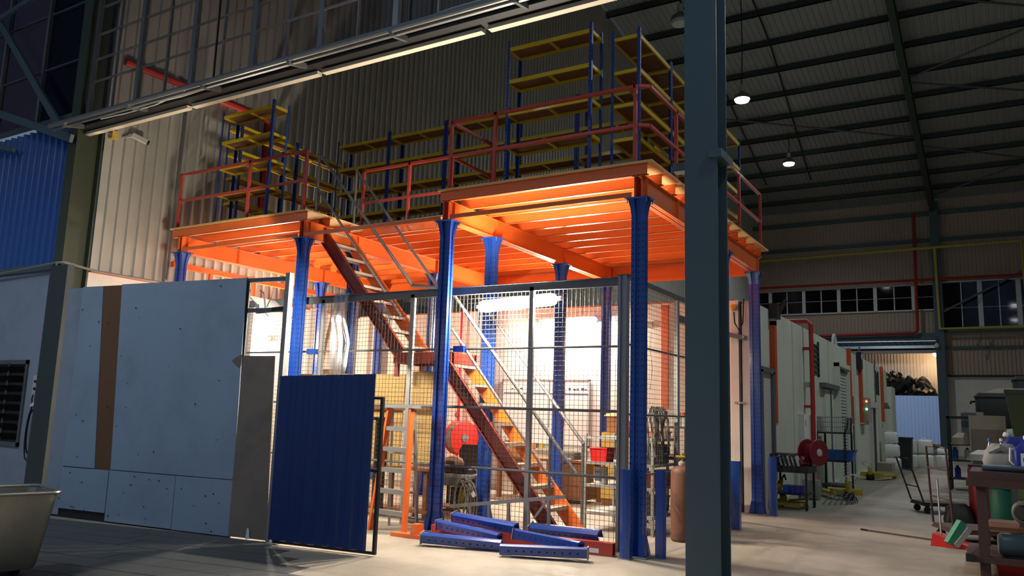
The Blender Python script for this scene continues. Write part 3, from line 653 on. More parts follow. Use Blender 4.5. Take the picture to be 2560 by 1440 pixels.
for a, b in ((-7.02, -5.38), (-5.32, -3.62), (-3.56, -1.63), (-1.57, -.35)):
    build('mesh_panel', wires((a, YFN+.015, 0), (1,0,0), b-a, .08, ZFT-.02), WIREGREY, fe)['kind'] = 'stuff'
for y0, y1 in ((YFN+.08, 2.12), (2.2, 4.2)):
    build('mesh_panel', wires((-.29, y0, 0), (0,1,0), y1-y0, .08, ZFT-.02), WIREGREY, fe)['kind'] = 'stuff'
build('top_rail', MB().box(-.315, -.265, YFN+.06, 4.3, ZFT-.02, ZFT+.05), STEELGREY, fe)
build('post', MB().box(-.33, -.27, 2.12, 2.2, 0, ZFT), GALVMATT, fe)
build('post', MB().box(-.33, -.27, 4.2, 4.28, 0, ZFT), STEELGREY, fe)
for z in (2.46, 1.60, .85): build('mid_rail', MB().tube([(-.29, YFN+.06, z), (-.29, 4.25, z)], .014, 8), STEELGREY, fe)
build('lintel', MB().box(-.32, -.26, 2.2, 4.2, 2.95, 3.05), STEELGREY, fe)
pf = MB()
for k in range(6):
    x = -5.02+.05*k
    pf.tube([(x, .12, 3.30), (x+.03*(-1)**k, .08, 2.9), (x-.02, .10+.02*k, 2.55), (x+.04, .08, 2.2), (x+.02*(-1)**k, .11, 1.95)], [.03, .045, .03, .05, .02], 6)
single('plastic_sheet_strip', 'crumpled clear plastic film hanging from the top rail of the cage', 'plastic film', pf, FILM, smooth=True)

# column guards standing beside the corner columns
def guard(length=0.98):
    t = thing('column_guard', '', 'guard post', (0,0,0))
    prof = [(-.06,-.045),(-.02,-.06),(.02,-.06),(.06,-.045),(.06,.05),(.045,.05),(.045,-.03),(-.045,-.03),(-.045,.05),(-.06,.05)]
    build('channel', MB().prism([(a, b, .012) for a, b in prof], (0, 0, length-.012)), BLUE, t, local=True)
    hm = MB(); z = .1
    while z < length-.05:
        for sx in (-.0605, .0605): hm.box(sx-.001, sx+.001, -.005, .012, z, z+.022)
        z += .085
    build('slots', hm, BLACKRUB, t, local=True)['kind'] = 'stuff'
    build('foot_plate', MB().box(-.068, .068, -.066, .066, 0, .012), GALVMATT, t, local=True)
    return t
G0 = guard()
def put_guard(loc, label, rot=(0,0,0), grp='standing blue column guards', used=[]):
    t = copy_tree(G0) if used else G0
    used.append(1); t.location = loc; t.rotation_euler = rot; t['label'] = label; t['group'] = grp
    return t
put_guard((-.05, -.215, 0), 'blue guard post standing against the front of the near corner column')
put_guard((.255, .06, 0), 'free-standing blue guard post just beside the near corner column', (0, 0, .3))
put_guard((.27, 3.1, 0), 'blue guard post peeping out behind the dark foreground column')
put_guard((.29, 5.28, 0), 'blue guard post beside the far corner column, before the loaded work table')
# spare guards thrown down on the floor
def lay(p, q, roll, label, base_first=True):
    p, q = Vector(p), Vector(q)
    d = (q-p).normalized(); rot = d.to_track_quat('Z', 'Y').to_euler()
    R = rot.to_matrix() @ Matrix.Rotation(roll, 3, 'Z')
    return put_guard(p, label, R.to_euler(), 'blue column guards lying on the floor')
lay((-2.30, -1.02, .09), (-1.42, -.76, .07), 3.3, 'lying blue guard nearest the ladder, its foot plate toward the gate')
lay((-2.50, -.42, .16), (-1.53, -.52, .10), 3.2, 'lying blue guard wedged behind the front-most left guard')
lay((-2.42, -.20, .24), (-1.45, -.28, .20), 3.4, 'upper blue guard of the left pile, resting beneath the aluminium frame')
lay((-1.42, .04, .17), (-.46, -.05, .19), 3.6, 'lying blue guard along the back of the long red beam')
lay((-.30, -.66, .09), (-1.18, -.98, .07), 3.14, 'lying blue guard with its dark foot plate toward the near corner column')
lay((-1.36, -.44, .16), (-.50, -.62, .14), 3.0, 'perforated blue guard leaning between the red beam and the front guard')
lb = thing('spare_channel_beam', 'long red channel beam lying on the floor behind the blue guards', 'beam', (-1.5, -.25, 0))
def chan(p, q, w, h):
    mb = MB(); d = (Vector(q)-Vector(p)).normalized(); a = d.cross(Vector((0,0,1))); z = Vector((0,0,1))
    mb.bar(Vector(p)+z*h/2-a*w/2, Vector(q)+z*h/2-a*w/2, .006, h); mb.bar(Vector(p)+z*.004, Vector(q)+z*.004, w, .008); mb.bar(Vector(p)+z*(h-.004), Vector(q)+z*(h-.004), w, .008)
    mb.bar(Vector(p)+z*h/2+a*w/2, Vector(q)+z*h/2+a*w/2, .006, h); return mb
build('channel', chan((-2.62, -.36, 0), (-.22, -.16, 0), .10, .145), REDPAINT, lb)
build('end_label', MB().bar((-.50, -.236, .05), (-.38, -.226, .05), .002, .05), PRINT_W, lb)
lb2 = thing('spare_channel_beam', 'orange flat channel on the floor under the blue guards, its end by the ladder foot', 'beam', (-2.4, -.6, 0))
build('channel', chan((-3.02, -.66, 0), (-1.0, -.62, 0), .12, .045), ORANGE, lb2)
build('end_tab', MB().box(-2.72, -2.62, -.70, -.56, .045, .17), ORANGE, lb2)
af = thing('leaning_frame', 'slim aluminium ladder section lying on its edge above the blue guards', 'ladder', (-1.8, .02, 0))
p0, p1 = Vector((-2.66, .06, .33)), Vector((-.98, .10, .58))
build('side_rail', MB().bar(p0, p1, .03, .045), GALVMATT, af)
build('side_rail', MB().bar(p0+Vector((.05, .02, -.32)), p1+Vector((0, .02, -.56)), .03, .04), GALVMATT, af)
for k in range(5):
    t = .18+.17*k; c = p0.lerp(p1, t); build('rung', MB().bar(c, (c.x+.01, c.y+.02, .03+.0*k), .035, .03), GALVMATT, af)
build('brace', MB().bar(p0.lerp(p1, .86), (-1.42, .1, .28), .012, .03), GALVMATT, af)

# ================================================================== HOARDING, GATE, TUB
HP = Vector((-3.72, -2.06, 0)); HU = Vector((-.9932, -.1165, 0)); HN = Vector((.1165, -.9932, 0))   # along it to the left; out toward the camera
ho = thing('hoarding', 'hoarding of white boards with one brown strip, closing off the left of the cage', 'partition', tuple(HP))
def hboard(name, t0, t1, z0, z1, m, off=0.0, th=.012, parent=None, t0b=None, t1b=None):
    """board on the hoarding line from t0 to t1 (t0b/t1b: at its foot)"""
    t0b = t0 if t0b is None else t0b; t1b = t1 if t1b is None else t1b
    q = [HP+HU*t0b+HN*off+Vector((0,0,z0)), HP+HU*t1b+HN*off+Vector((0,0,z0)), HP+HU*t1+HN*off+Vector((0,0,z1)), HP+HU*t0+HN*off+Vector((0,0,z1))]
    return build(name, MB().prism(q, HN*th), m, parent or ho)
hboard('board', 2.86, .66, .674, 3.14, WHITEBOARD, 0, t0b=2.70, t1b=.60)
hboard('board', 3.62, 3.22, .672, 3.13, WHITEBOARD, .004, t0b=3.62, t1b=3.0)
hboard('board', 3.92, 3.62, 0.03, 3.12, MASONRY, -.006)
hboard('brown_strip', 3.27, 2.82, .655, 3.13, BROWNBOARD, -.004, t0b=3.06, t1b=2.66)
hboard('board', 3.62, 2.722, .12, .66, WHITEBOARD, .006)
hboard('board', 2.712, 1.538, .02, .664, WHITEBOARD, .002)
hboard('board', 1.526, .57, .015, .665, WHITEBOARD, .006)
hboard('grey_board', .60, .10, .02, 2.16, GREYPLY, .012, t1b=.03)
hboard('gap_shade_strip', 3.9, .6, .0, .16, BLACKSTEEL, -.02)  # black strip paints the dark gap under the boards
hb = MB()
q = HP+HU*.62+HN*.02
hb.poly([q+Vector((0,0,2.18)), q+HU*.10+Vector((0,0,2.14)), q+HU*.16+Vector((0,0,2.10)), q+HU*.05+Vector((0,0,2.02)), q+HU*.0+Vector((0,0,2.04))])
build('torn_flap', hb, GREYPLY, ho)
for t, z1 in ((3.88, 3.05), (2.3, 3.05), (.68, 3.15)):
    c = HP+HU*t-HN*.04; build('post', MB().box(c.x-.028, c.x+.028, c.y-.028, c.y+.028, 0, z1), STEELGREY, ho)
for z in (3.12, 2.74):
    a, b = HP+HU*.06-HN*.04, HP+HU*.66-HN*.04
    build('header', MB().bar((a.x, a.y, z-.01), (b.x, b.y, z-.01), .05, .05), STEELGREY, ho)
a, b = HP+HU*.68-HN*.04, HP+HU*3.88-HN*.04
for z in (3.02, 1.6, .5): build('batten', MB().bar((a.x, a.y, z), (b.x, b.y, z), .05, .05), WOOD, ho)
hboard('backing', 3.88, .62, .01, 3.10, BLACKSTEEL, -.016, .006)
ns = MB()
for k in range(46):
    t, z = random.uniform(.7, 3.9), random.choice((random.uniform(.05, .62), random.uniform(.75, 3.1)))
    c = HP+HU*t+HN*.02; ns.bar((c.x, c.y, z), tuple(Vector((c.x, c.y, z))+HN*.003), random.choice((.012, .016, .01)))
build('nail_heads', ns, BLACKRUB, ho)['kind'] = 'stuff'
c = HP+HU*.30+HN*.03
build('paper_scrap', MB().prism([c+Vector((-.03, 0, .01)), c+Vector((.04, 0, .02)), c+Vector((.02, 0, .13)), c+Vector((-.015, 0, .14))], HN*.002), PRINT_W, ho)

G0_, G1_ = Vector((-3.60, -2.13, 0)), Vector((-2.21, -1.955, 0)); GU = (G1_-G0_).normalized(); GN = Vector((GU.y, -GU.x, 0))
ga = thing('sheet_gate', 'open gate clad in a bright blue ribbed metal sheet before the cage', 'gate', tuple(G0_))
def gp(t, n, z): v = G0_+GU*t+GN*n; return (v.x, v.y, z)
build('sheet', corr(gp(-.03, .03, .055), tuple(GU), 1.33, (0,0,1), 1.90, tuple(GN), pitch=.19, depth=.014, rib=.07, slope=.03, vend=lambda t: 1.86+.035*t/1.3), BLUESHEET, ga)
build('frame_post', MB().bar(gp(1.39, 0, .02), gp(1.39, 0, 1.70), .036), BLACKSTEEL, ga)
build('frame_post', MB().bar(gp(.04, 0, .02), gp(.04, 0, 1.92), .04), BLACKSTEEL, ga)
for z in (.035, .9, 1.685): build('frame_rail', MB().bar(gp(.04, 0, z), gp(1.405, 0, z), .03), BLACKSTEEL, ga)
build('hinge', MB().tube([gp(0, -.03, .3), gp(0, -.03, .42)], .02, 8).tube([gp(0, -.03, 1.5), gp(0, -.03, 1.62)], .02, 8), STEELGREY, ga)
build('latch', MB().bar(gp(1.24, .02, .92), gp(1.38, .02, .92), .012, .02), GALV, ga)
gpst = thing('gate_post', 'tall square steel post that the blue gate hangs on', 'post', (-3.70, -2.08, 0))
build('shaft', MB().box(-3.735, -3.665, -2.10, -2.03, 0.01, 3.17), GALVMATT, gpst)
build('base_plate', MB().box(-3.78, -3.62, -2.15, -1.98, 0, .01), STEELGREY, gpst)

# stainless meat tub at the corner of the frame
tb = thing('meat_tub', 'stainless steel tub trolley with a rolled rim standing before the hoarding', 'tub', (-4.05, -4.95, 0), rz=-0.26)
def rr(hx, hy, z, r, n=4):
    pts = []
    for cx, cy, a0 in ((hx-r, hy-r, 0), (-hx+r, hy-r, 90), (-hx+r, -hy+r, 180), (hx-r, -hy+r, 270)):
        for k in range(n+1):
            a = math.radians(a0+90*k/n); pts.append((cx+r*math.cos(a), cy+r*math.sin(a), z))
    return pts
def loft(rings, cap0=True, cap1=True):
    mb = MB(); n = len(rings[0])
    for r in rings: mb.v += r
    for j in range(len(rings)-1):
        for t in range(n): mb.f.append((j*n+t, j*n+(t+1) % n, (j+1)*n+(t+1) % n, (j+1)*n+t))
    if cap0: mb.f.append(tuple(range(n-1, -1, -1)))
    if cap1: mb.f.append(tuple(range((len(rings)-1)*n, len(rings)*n)))
    return mb
build('bowl', loft([rr(.28,.29,.09,.07), rr(.30,.31,.13,.07), rr(.37,.40,.73,.08), rr(.36,.39,.73,.08), rr(.285,.295,.16,.07)]), STAINLESS, tb, local=True, smooth=True)
build('rim', MB().tube(rr(.385,.415,.745,.085), .016, 8, closed=True), STAINLESS, tb, local=True, smooth=True)
build('chassis', MB().box(-.24, .24, -.03, .03, .06, .1).box(-.03, .03, -.22, .22, .06, .1), STAINLESS, tb, local=True)
for x, y in ((-.2, 0), (.2, 0), (0, .2), (0, -.2)): build('wheel', MB().lathe((x, y, .05), [(.02, -.02), (.05, -.018), (.05, .018), (.02, .02)], 14, 'x'), BLACKRUB, tb, local=True)

# fittings on the masonry by the window
sw = thing('socket_box', 'grey socket box with dark inlets on the masonry beside the louvred window', 'socket', (-9.920, -1.52, 1.6))
build('case', MB().box(-10.020, -9.820, -1.58, -1.5, 1.62, 1.94), PALEGREY, sw)
for z in (1.72, 1.84): build('inlet', MB().lathe((-9.940, -1.58, z), [(.022, -.02), (.022, .0)], 10, 'y'), BLACKRUB, sw)
sw = thing('switch_box', 'pale green isolator box with a knob by the dark steel post', 'switch', (-9.770, -1.52, 1.7))
build('case', MB().box(-9.800, -9.660, -1.6, -1.5, 1.76, 1.98), PALEGREY, sw)
build('knob', MB().lathe((-9.730, -1.63, 1.90), [(.02, -.01), (.03, .0), (.03, .03)], 12, 'y'), WHITEPLASTIC, sw)
lp = MB()
for k, (rx, rz_) in enumerate(((.17, .40), (.15, .36), (.19, .43))):
    lp.tube([(-9.960+rx*math.cos(a)*.6+.02*k, -1.56-.015*k, 1.06+rz_*math.sin(a)*.95-.04*k) for a in [2*PI*q/22 for q in range(22)]], .011, 6, closed=True)
lp.tube([(-9.960, -1.58, 1.44), (-9.990, -1.58, 1.55), (-9.970, -1.57, 1.66)], .011, 6)
cb = thing('coiled_cable', 'black cable coiled on a hook under the socket box', 'cable', (-9.960, -1.56, .6))
build('coil', lp, BLACKRUB, cb, smooth=True)
build('plug', MB().bar((-9.890, -1.6, 1.46), (-9.770, -1.6, 1.49), .05, .06).bar((-9.890, -1.6, 1.46), (-10.010, -1.57, 1.44), .04, .04), WHITEPLASTIC, cb)
build('hook', MB().tube([(-9.970, -1.5, 1.45), (-9.970, -1.58, 1.44), (-9.970, -1.6, 1.47)], .008, 6), STEELGREY, cb)
sg = thing('arrow_sign', 'small red downward arrow sticker with a white edge on the dark post', 'sign', (-9.520, -1.645, 1.35))
build('border', MB().prism([(-9.555, -1.645, 1.39), (-9.520, -1.645, 1.34), (-9.485, -1.645, 1.39), (-9.485, -1.645, 1.56), (-9.555, -1.645, 1.56)], (0, -.002, 0)), PRINT_W, sg)
build('arrow', MB().prism([(-9.545, -1.648, 1.40), (-9.520, -1.648, 1.36), (-9.495, -1.648, 1.40), (-9.495, -1.648, 1.55), (-9.545, -1.648, 1.55)], (0, -.002, 0)), PRINT_R, sg)
tp = thing('wall_tap', 'small dark tap low on the masonry', 'tap', (-9.850, -1.52, .55))
build('body', MB().tube([(-9.850, -1.5, .62), (-9.850, -1.6, .62), (-9.850, -1.62, .55)], .016, 6), STEELGREY, tp); build('pipe', MB().tube([(-9.780, -1.52, .72), (-9.780, -1.52, .5)], .012, 6), STEELGREY, tp)
cv = thing('security_camera', 'white bullet camera on the cream gable wall near the steel column', 'camera', (-9.35, -.75, 6.1))
build('housing', MB().bar((-9.30, -.78, 6.24), (-9.18, -.56, 6.15), .075, .075), PALEGREY, cv); build('lens_hood', MB().bar((-9.185, -.57, 6.155), (-9.165, -.53, 6.14), .065, .065), BLACKRUB, cv)
build('mount', MB().bar((-9.47, -.84, 6.2), (-9.28, -.76, 6.22), .03), PALEGREY, cv)
jb = thing('junction_box', 'small yellowed junction box beside the bullet camera', 'box', (-9.4, -1.03, 6.1))
build('case', MB().box(-9.47, -9.38, -1.10, -.98, 6.1, 6.24), YELCAB, jb); build('conduit', MB().tube([(-9.42, -1.1, 6.17), (-9.42, -1.5, 6.2)], .012, 6), GALV, jb)

# ================================================================== INSIDE AND AROUND THE CAGE
la = thing('step_ladder', 'orange A-frame step ladder with grey treads before the cage', 'ladder', (-3.25, -.45, 0))
ft = [Vector((-3.54, -.5, 0)), Vector((-2.93, -.56, 0))]; tp_ = [Vector((-3.46, -.33, 1.60)), Vector((-3.06, -.36, 1.60))]
for a, b in zip(ft, tp_): build('front_leg', MB().bar(a, b, .035, .085, up=(0, -1, .3)), ORANGE, la)
bk = [Vector((-3.62, -.02, 0)), Vector((-3.10, -.08, 0))]
for a, b in zip(bk, tp_): build('rear_leg', MB().bar(a, Vector((b.x, b.y+.06, 1.57)), .03, .04), GALVMATT, la)
for k in range(5):
    t = .16+.168*k; a, b = ft[0].lerp(tp_[0], t), ft[1].lerp(tp_[1], t)
    build('tread', MB().bar(a+Vector((0, .02, 0)), b+Vector((0, .02, 0)), .10, .025).bar(a+Vector((0, -.03, -.015)), b+Vector((0, -.03, -.015)), .008, .055), GALVMATT, la)
build('top_cap', MB().box(-3.52, -3.0, -.42, -.24, 1.59, 1.625), GALVMATT, la)
build('spreader', MB().bar(ft[1].lerp(tp_[1], .55), bk[1].lerp(tp_[1], .72), .008, .02), GALV, la)
build('foot_brace', MB().bar(ft[0].lerp(tp_[0], .04), ft[0].lerp(tp_[0], .16)+Vector((.12, .02, 0)), .01, .025).bar(ft[1].lerp(tp_[1], .04), ft[1].lerp(tp_[1], .16)+Vector((-.12, .02, 0)), .01, .025), GALV, la)
for t in (.3, .62): build('rear_rung', MB().bar(bk[0].lerp(tp_[0], t), bk[1].lerp(tp_[1], t), .02, .03), GALVMATT, la)

def sheet(name, label, x0, x1, y, z0, z1, m, lean=.12, th=.018, group=None):
    return single(name, label, 'board', MB().prism([(x0, y, z0), (x1, y, z0), (x1, y+lean, z1), (x0, y+lean, z1)], (0, th, 0)), m, group)
sheet('plywood_sheet', 'wide tan plywood sheet leaning inside the cage behind the blue gate', -6.35, -4.02, .62, .74, 2.10, TANPLY, .05)
sheet('plywood_sheet', 'narrower tan plywood sheet leaning inside the cage behind the step ladder', -3.96, -3.46, .66, .78, 2.14, TANPLY, .05)
tk = thing('timber_rack', 'low dark timber and board rack carrying the plywood sheets', 'rack', (-4.6, .8, 0))
for x in (-6.2, -5.1, -4.2, -3.55): build('leg', MB().box(x-.03, x+.03, .66, .72, 0, .70), WOOD, tk)
build('shelf', MB().box(-6.35, -3.45, .60, .95, .70, .74), WOOD, tk); build('shelf', MB().box(-6.35, -3.45, .60, .95, .10, .14), WOOD, tk)
build('plank', MB().box(-6.3, -3.45, .58, .62, 1.56, 1.64), WOOD, tk)
for x0 in (-4.45, -4.3): build('upright', MB().box(x0, x0+.04, .55, .6, .1, 1.45), BLACKSTEEL, tk)
build('crossbar', MB().box(-4.5, -4.2, .55, .6, 1.4, 1.45), BLACKSTEEL, tk)
tl = thing('timber_ladder', 'pale timber trestle ladder leaning in the left of the cage', 'ladder', (-6.6, 1.8, 0))
build('side_rail', MB().bar((-7.15, 1.55, 0), (-6.70, 1.85, 3.35), .09, .05), PALEWOOD, tl); build('side_rail', MB().bar((-5.6, 1.55, 0), (-6.52, 1.85, 3.45), .05, .05), PALEWOOD, tl)
for z in (3.16, 2.2, 1.4): 
    t = z/3.4; build('rung', MB().box(-7.15+.45*t, -5.6-.92*t, 1.56+.29*t, 1.6+.29*t, z-.05, z+.05), PALEWOOD, tl)
cp = thing('white_conduit_post', 'white post beside the left rear column inside the cage', 'post', (-7.6, 2.0, 0))
build('shaft', MB().box(-7.45, -7.36, 2.0, 2.06, 0, 3.4), WHITEPLASTIC, cp); build('cap', MB().box(-7.47, -7.34, 1.99, 2.07, 3.4, 3.42), PALEGREY, cp)

hr = thing('hose_reel', 'big red hose reel on the back wall of the cage', 'reel', (-6.0, 5.0, .6))
ax = Vector((.93, -.36, 0)).normalized()
def wheel(c, ax, prof, n=22):
    mb = MB(); q = Vector((0,0,1)).rotation_difference(ax); mb.lathe((0,0,0), prof, n); mb.v = [tuple(q @ Vector(p)+Vector(c)) for p in mb.v]; return mb
hc = Vector((-5.85, 5.0, 1.03))
for d, nm in ((0, 'disc'), (.26, 'disc')): build(nm, wheel(hc-ax*d, ax, [(.33, -.012), (.35, -.006), (.35, .006), (.33, .012)]), REEL, hr, smooth=True)
for k in range(4): build('hose_turn', MB().tube([tuple(hc-ax*(.05+.055*k)+Vector((-ax.y, ax.x, 0))*math.cos(a)*.29+Vector((0,0,1))*math.sin(a)*.29) for a in [2*PI*q/24 for q in range(24)]], .028, 8, closed=True), CABLE, hr, smooth=True)
build('hub', wheel(hc+ax*.012, ax, [(.09, 0), (.08, .02), (.02, .025)]), GALV, hr)
build('bracket', MB().bar(hc-ax*.13, (-6.1, 5.58, 1.03), .05, .06).box(-6.2, -5.95, 5.56, 5.6, .8, 1.3), REEL, hr)
sp = thing('standpipe', 'thin red standpipe rising up the white back wall to the reel', 'pipe', (-6.35, 5.5, .4))
build('riser', MB().tube([(-6.38, 5.5, .4), (-6.38, 5.5, 3.72)], .035, 8), REEL, sp)
build('flange', MB().box(-6.52, -6.24, 5.46, 5.596, 1.30, 1.36), REEL, sp); build('valve', MB().lathe((-6.38, 5.46, 1.5), [(.05, -.03), (.06, 0), (.05, .03)], 12, 'y'), REDPIPE, sp)
os_ = thing('wall_duct', 'tall orange cable duct on the white back wall behind the corner post', 'duct', (-1.73, 5.56, 1.7))
build('duct', MB().box(-1.79, -1.67, 5.53, 5.6, 1.75, 3.66), ORANGE, os_); build('cap', MB().box(-1.80, -1.66, 5.52, 5.6, 3.64, 3.70), RUSTSTRIP, os_)
tw = thing('wall_thermostat', 'small tan box with a dangling wire on the back wall by the orange duct', 'box', (-2.05, 5.57, 3.2))
build('case', MB().box(-2.1, -1.98, 5.54, 5.6, 3.28, 3.4), BEIGE, tw); build('wire', MB().tube([(-2.0, 5.56, 3.28), (-2.03, 5.56, 2.9), (-1.98, 5.56, 2.5), (-2.02, 5.56, 2.1)], .006, 4), CABLE, tw)

wbd = thing('whiteboard', 'white planning board with dark lines of writing on the back wall behind the stairs', 'whiteboard', (-4.3, 5.57, .9))
build('panel', MB().box(-5.3, -3.3, 5.565, 5.585, .98, 2.26), PRINT_W, wbd)
build('frame', MB().box(-5.32, -3.28, 5.56, 5.59, .95, .985).box(-5.32, -3.28, 5.56, 5.59, 2.25, 2.28).box(-5.33, -5.30, 5.56, 5.59, .95, 2.28).box(-3.31, -3.28, 5.56, 5.59, .95, 2.28), GALVMATT, wbd)
build('grid_line', MB().box(-5.28, -3.32, 5.563, 5.565, 1.98, 2.0).box(-4.20, -4.18, 5.563, 5.565, 1.3, 2.25).box(-3.86, -3.84, 5.563, 5.565, 1.35, 2.25), INK, wbd)
wr = MB()
for k, x in enumerate((-5.1, -4.9, -3.76, -3.66, -3.58, -3.48, -3.4)): wr.box(x, x+.05+.02*(k % 2), 5.563, 5.565, 2.07, 2.09+.01*(k % 3))
build('writing', wr, INK, wbd)['kind'] = 'stuff'
wt = thing('wall_shelf', 'narrow wall shelf under the whiteboard', 'shelf', (-4.3, 5.5, .84))
build('board', MB().box(-5.2, -3.3, 5.42, 5.58, .86, .89), WHITEPLASTIC, wt); build('bracket', MB().box(-5.0, -4.97, 5.45, 5.58, .78, .86).box(-3.6, -3.57, 5.45, 5.58, .78, .86), GALVMATT, wt)
for k, (x, m_, h) in enumerate(((-4.72, INK, .09), (-4.60, BLUEPLASTIC, .1), (-4.46, INK, .1), (-4.32, YELTOOL, .09), (-3.92, GREENPLASTIC, .12))):
    t = thing('paint_tin', ('first dark tin', 'blue tin', 'second dark tin', 'yellowish tin', 'green mug-shaped tin')[k]+' in the row on the wall shelf under the whiteboard', 'tin', (x, 5.5, .89), 'tins on the wall shelf')
    build('can', MB().lathe((x, 5.5, .89), [(.045, 0), (.045, h)], 12), m_, t); build('lid', MB().lathe((x, 5.5, .89+h), [(.047, 0), (.047, .01)], 12), PALEGREY, t)

dk = thing('wooden_desk', 'brown wooden desk with drawers against the back of the cage behind the stairs', 'desk', (-3.8, 4.7, 0))
build('top', MB().box(-4.62, -2.75, 4.3, 5.05, .72, .76), WOOD, dk)
for x in (-4.58, -2.79):
    for y in (4.33, 4.95): build('leg', MB().box(x-.04, x+.04, y, y+.07, 0, .72), WOOD, dk)
build('apron', MB().box(-4.56, -3.7, 4.34, 4.36, .58, .72), WOOD, dk)
build('cabinet', MB().box(-3.55, -2.83, 4.34, 4.98, .06, .72), WOOD, dk)
for z in (.1, .32, .52): 
    d = build('drawer', MB().box(-3.52, -2.86, 4.325, 4.34, z, z+.18), WOOD, dk); build('knob', MB().lathe((-3.19, 4.31, z+.09), [(.012, 0), (.018, .015)], 8, 'y'), GALV, d)
cx = thing('cardboard_box', 'open brown cardboard box on the wooden desk, seen through the stairs', 'box', (-4.25, 4.6, .76))
build('body', MB().box(-4.45, -4.05, 4.45, 4.8, .76, 1.02), CARD, cx); build('flap', MB().prism([(-4.45, 4.45, 1.02), (-4.05, 4.45, 1.02), (-4.0, 4.36, 1.06), (-4.5, 4.36, 1.06)], (0, 0, .006)), CARD, cx)
tyy = thing('typing_machine', 'dark flat office machine lying on the desk top', 'machine', (-3.3, 4.6, .76))
build('body', MB().frustum(-3.55, -3.05, 4.45, 4.8, .76, -3.5, -3.1, 4.55, 4.8, .88), BLACKSTEEL, tyy); build('tray', MB().box(-3.5, -3.1, 4.4, 4.5, .76, .79), PALEGREY, tyy)
ch = thing('office_chair', 'black office chair turned away beside the wall reel', 'chair', (-4.35, 3.1, 0), rz=.5)
build('back', loft([rr(.2,.03,.58,.02), rr(.25,.035,.66,.03), rr(.26,.035,.9,.03), rr(.2,.03,1.0,.02)]), BLACKSEAT, ch, local=True, smooth=True)
build('seat', loft([rr(.2,.2,.42,.08), rr(.25,.24,.45,.1), rr(.25,.24,.49,.1), rr(.2,.2,.52,.08)]).move((0, .24, 0)), BLACKSEAT, ch, local=True, smooth=True)
build('spine', MB().bar((0, .02, .7), (0, .1, .42), .05, .02), BLACKSTEEL, ch, local=True); build('stem', MB().tube([(0, .24, .1), (0, .24, .43)], .03, 8), BLACKSTEEL, ch, local=True)
for k in range(5):
    a = 2*PI*k/5; e = (.28*math.cos(a), .24+.28*math.sin(a)); b = build('leg', MB().bar((0, .24, .12), (e[0], e[1], .07), .04, .03), BLACKSTEEL, ch, local=True)
    build('caster', MB().lathe((e[0], e[1], .03), [(.015, -.02), (.03, -.015), (.03, .015), (.015, .02)], 10, 'x'), BLACKRUB, b, local=True)

wt = thing('welding_table', 'cluttered steel welding bench beside the stair foot, draped with cables', 'bench', (-3.25, 1.3, 0))
build('top', MB().box(-3.75, -3.02, 1.1, 1.5, .60, .65), GALVMATT, wt)
build('vice', MB().box(-3.70, -3.25, 1.17, 1.33, .65, .76).box(-3.25, -3.10, 1.2, 1.3, .66, .72), BLACKSTEEL, wt)
for x, y in ((-3.70, 1.14), (-3.08, 1.14), (-3.70, 1.46), (-3.08, 1.46)): build('leg', MB().box(x-.02, x+.02, y-.02, y+.02, 0, .6), BLACKSTEEL, wt)
build('apron', MB().box(-3.7, -3.04, 1.1, 1.12, .48, .60), STEELGREY, wt)
build('lower_shelf', MB().box(-3.7, -3.05, 1.14, 1.46, .15, .18), WOOD, wt)
hl = thing('welding_helmet', 'dusty brown welding helmet lying on the welding bench', 'helmet', (-3.5, 1.1, .76))
build('shell', MB().lathe((-3.48, 1.25, .76), [(.16, 0), (.165, .05), (.13, .11), (.06, .14), (.01, .145)], 16), RUST, hl, smooth=True); build('visor', MB().box(-3.50, -3.36, 1.08, 1.11, .79, .84), BLACKRUB, hl)
cc = MB()
for k in range(9):
    r = .16+.03*(k % 4); cc.tube([(-3.12+.02*k-.08+r*.65*math.cos(a), 1.05+.01*(k % 3), .30+(r+.1)*math.sin(a)-.01*k) for a in [2*PI*q/18 for q in range(18)]], .012, 5, closed=True)
cq = thing('welding_cables', 'loops of grey welding cable hung from the end of the bench', 'cable', (-3.0, .9, 0)); build('loops', cc, CABLE, cq, smooth=True)
build('clamp', MB().bar((-2.98, 1.04, .42), (-2.93, 1.04, .36), .04, .05), PALEGREY, cq)
wm = thing('welding_set', 'squat dark welding set with a yellow slatted front under the cable loops', 'machine', (-3.1, 1.1, 0))
build('case', MB().box(-3.45, -3.08, 1.16, 1.42, .185, .46), BLACKSTEEL, wm)
build('front', MB().box(-3.28, -3.1, 1.145, 1.16, .2, .44), YELTOOL, wm)
for k in range(6): build('slat', MB().bar((-3.2, 1.142, .215+.036*k), (-3.12, 1.142, .235+.036*k), .006, .016), PRINT_W, wm)
dt = thing('drum_lump', 'grey concrete-filled weight on the floor under the welding bench', 'weight', (-3.45, 1.12, 0))
build('body', MB().frustum(-3.64, -3.38, 1.16, 1.42, 0, -3.6, -3.42, 1.2, 1.38, .125), RUST, dt); build('ring', MB().tube([(-3.51+.05*math.cos(a), 1.29, .10+.04*math.sin(a)) for a in [2*PI*q/10 for q in range(10)]], .008, 5, closed=True), BLACKSTEEL, dt)

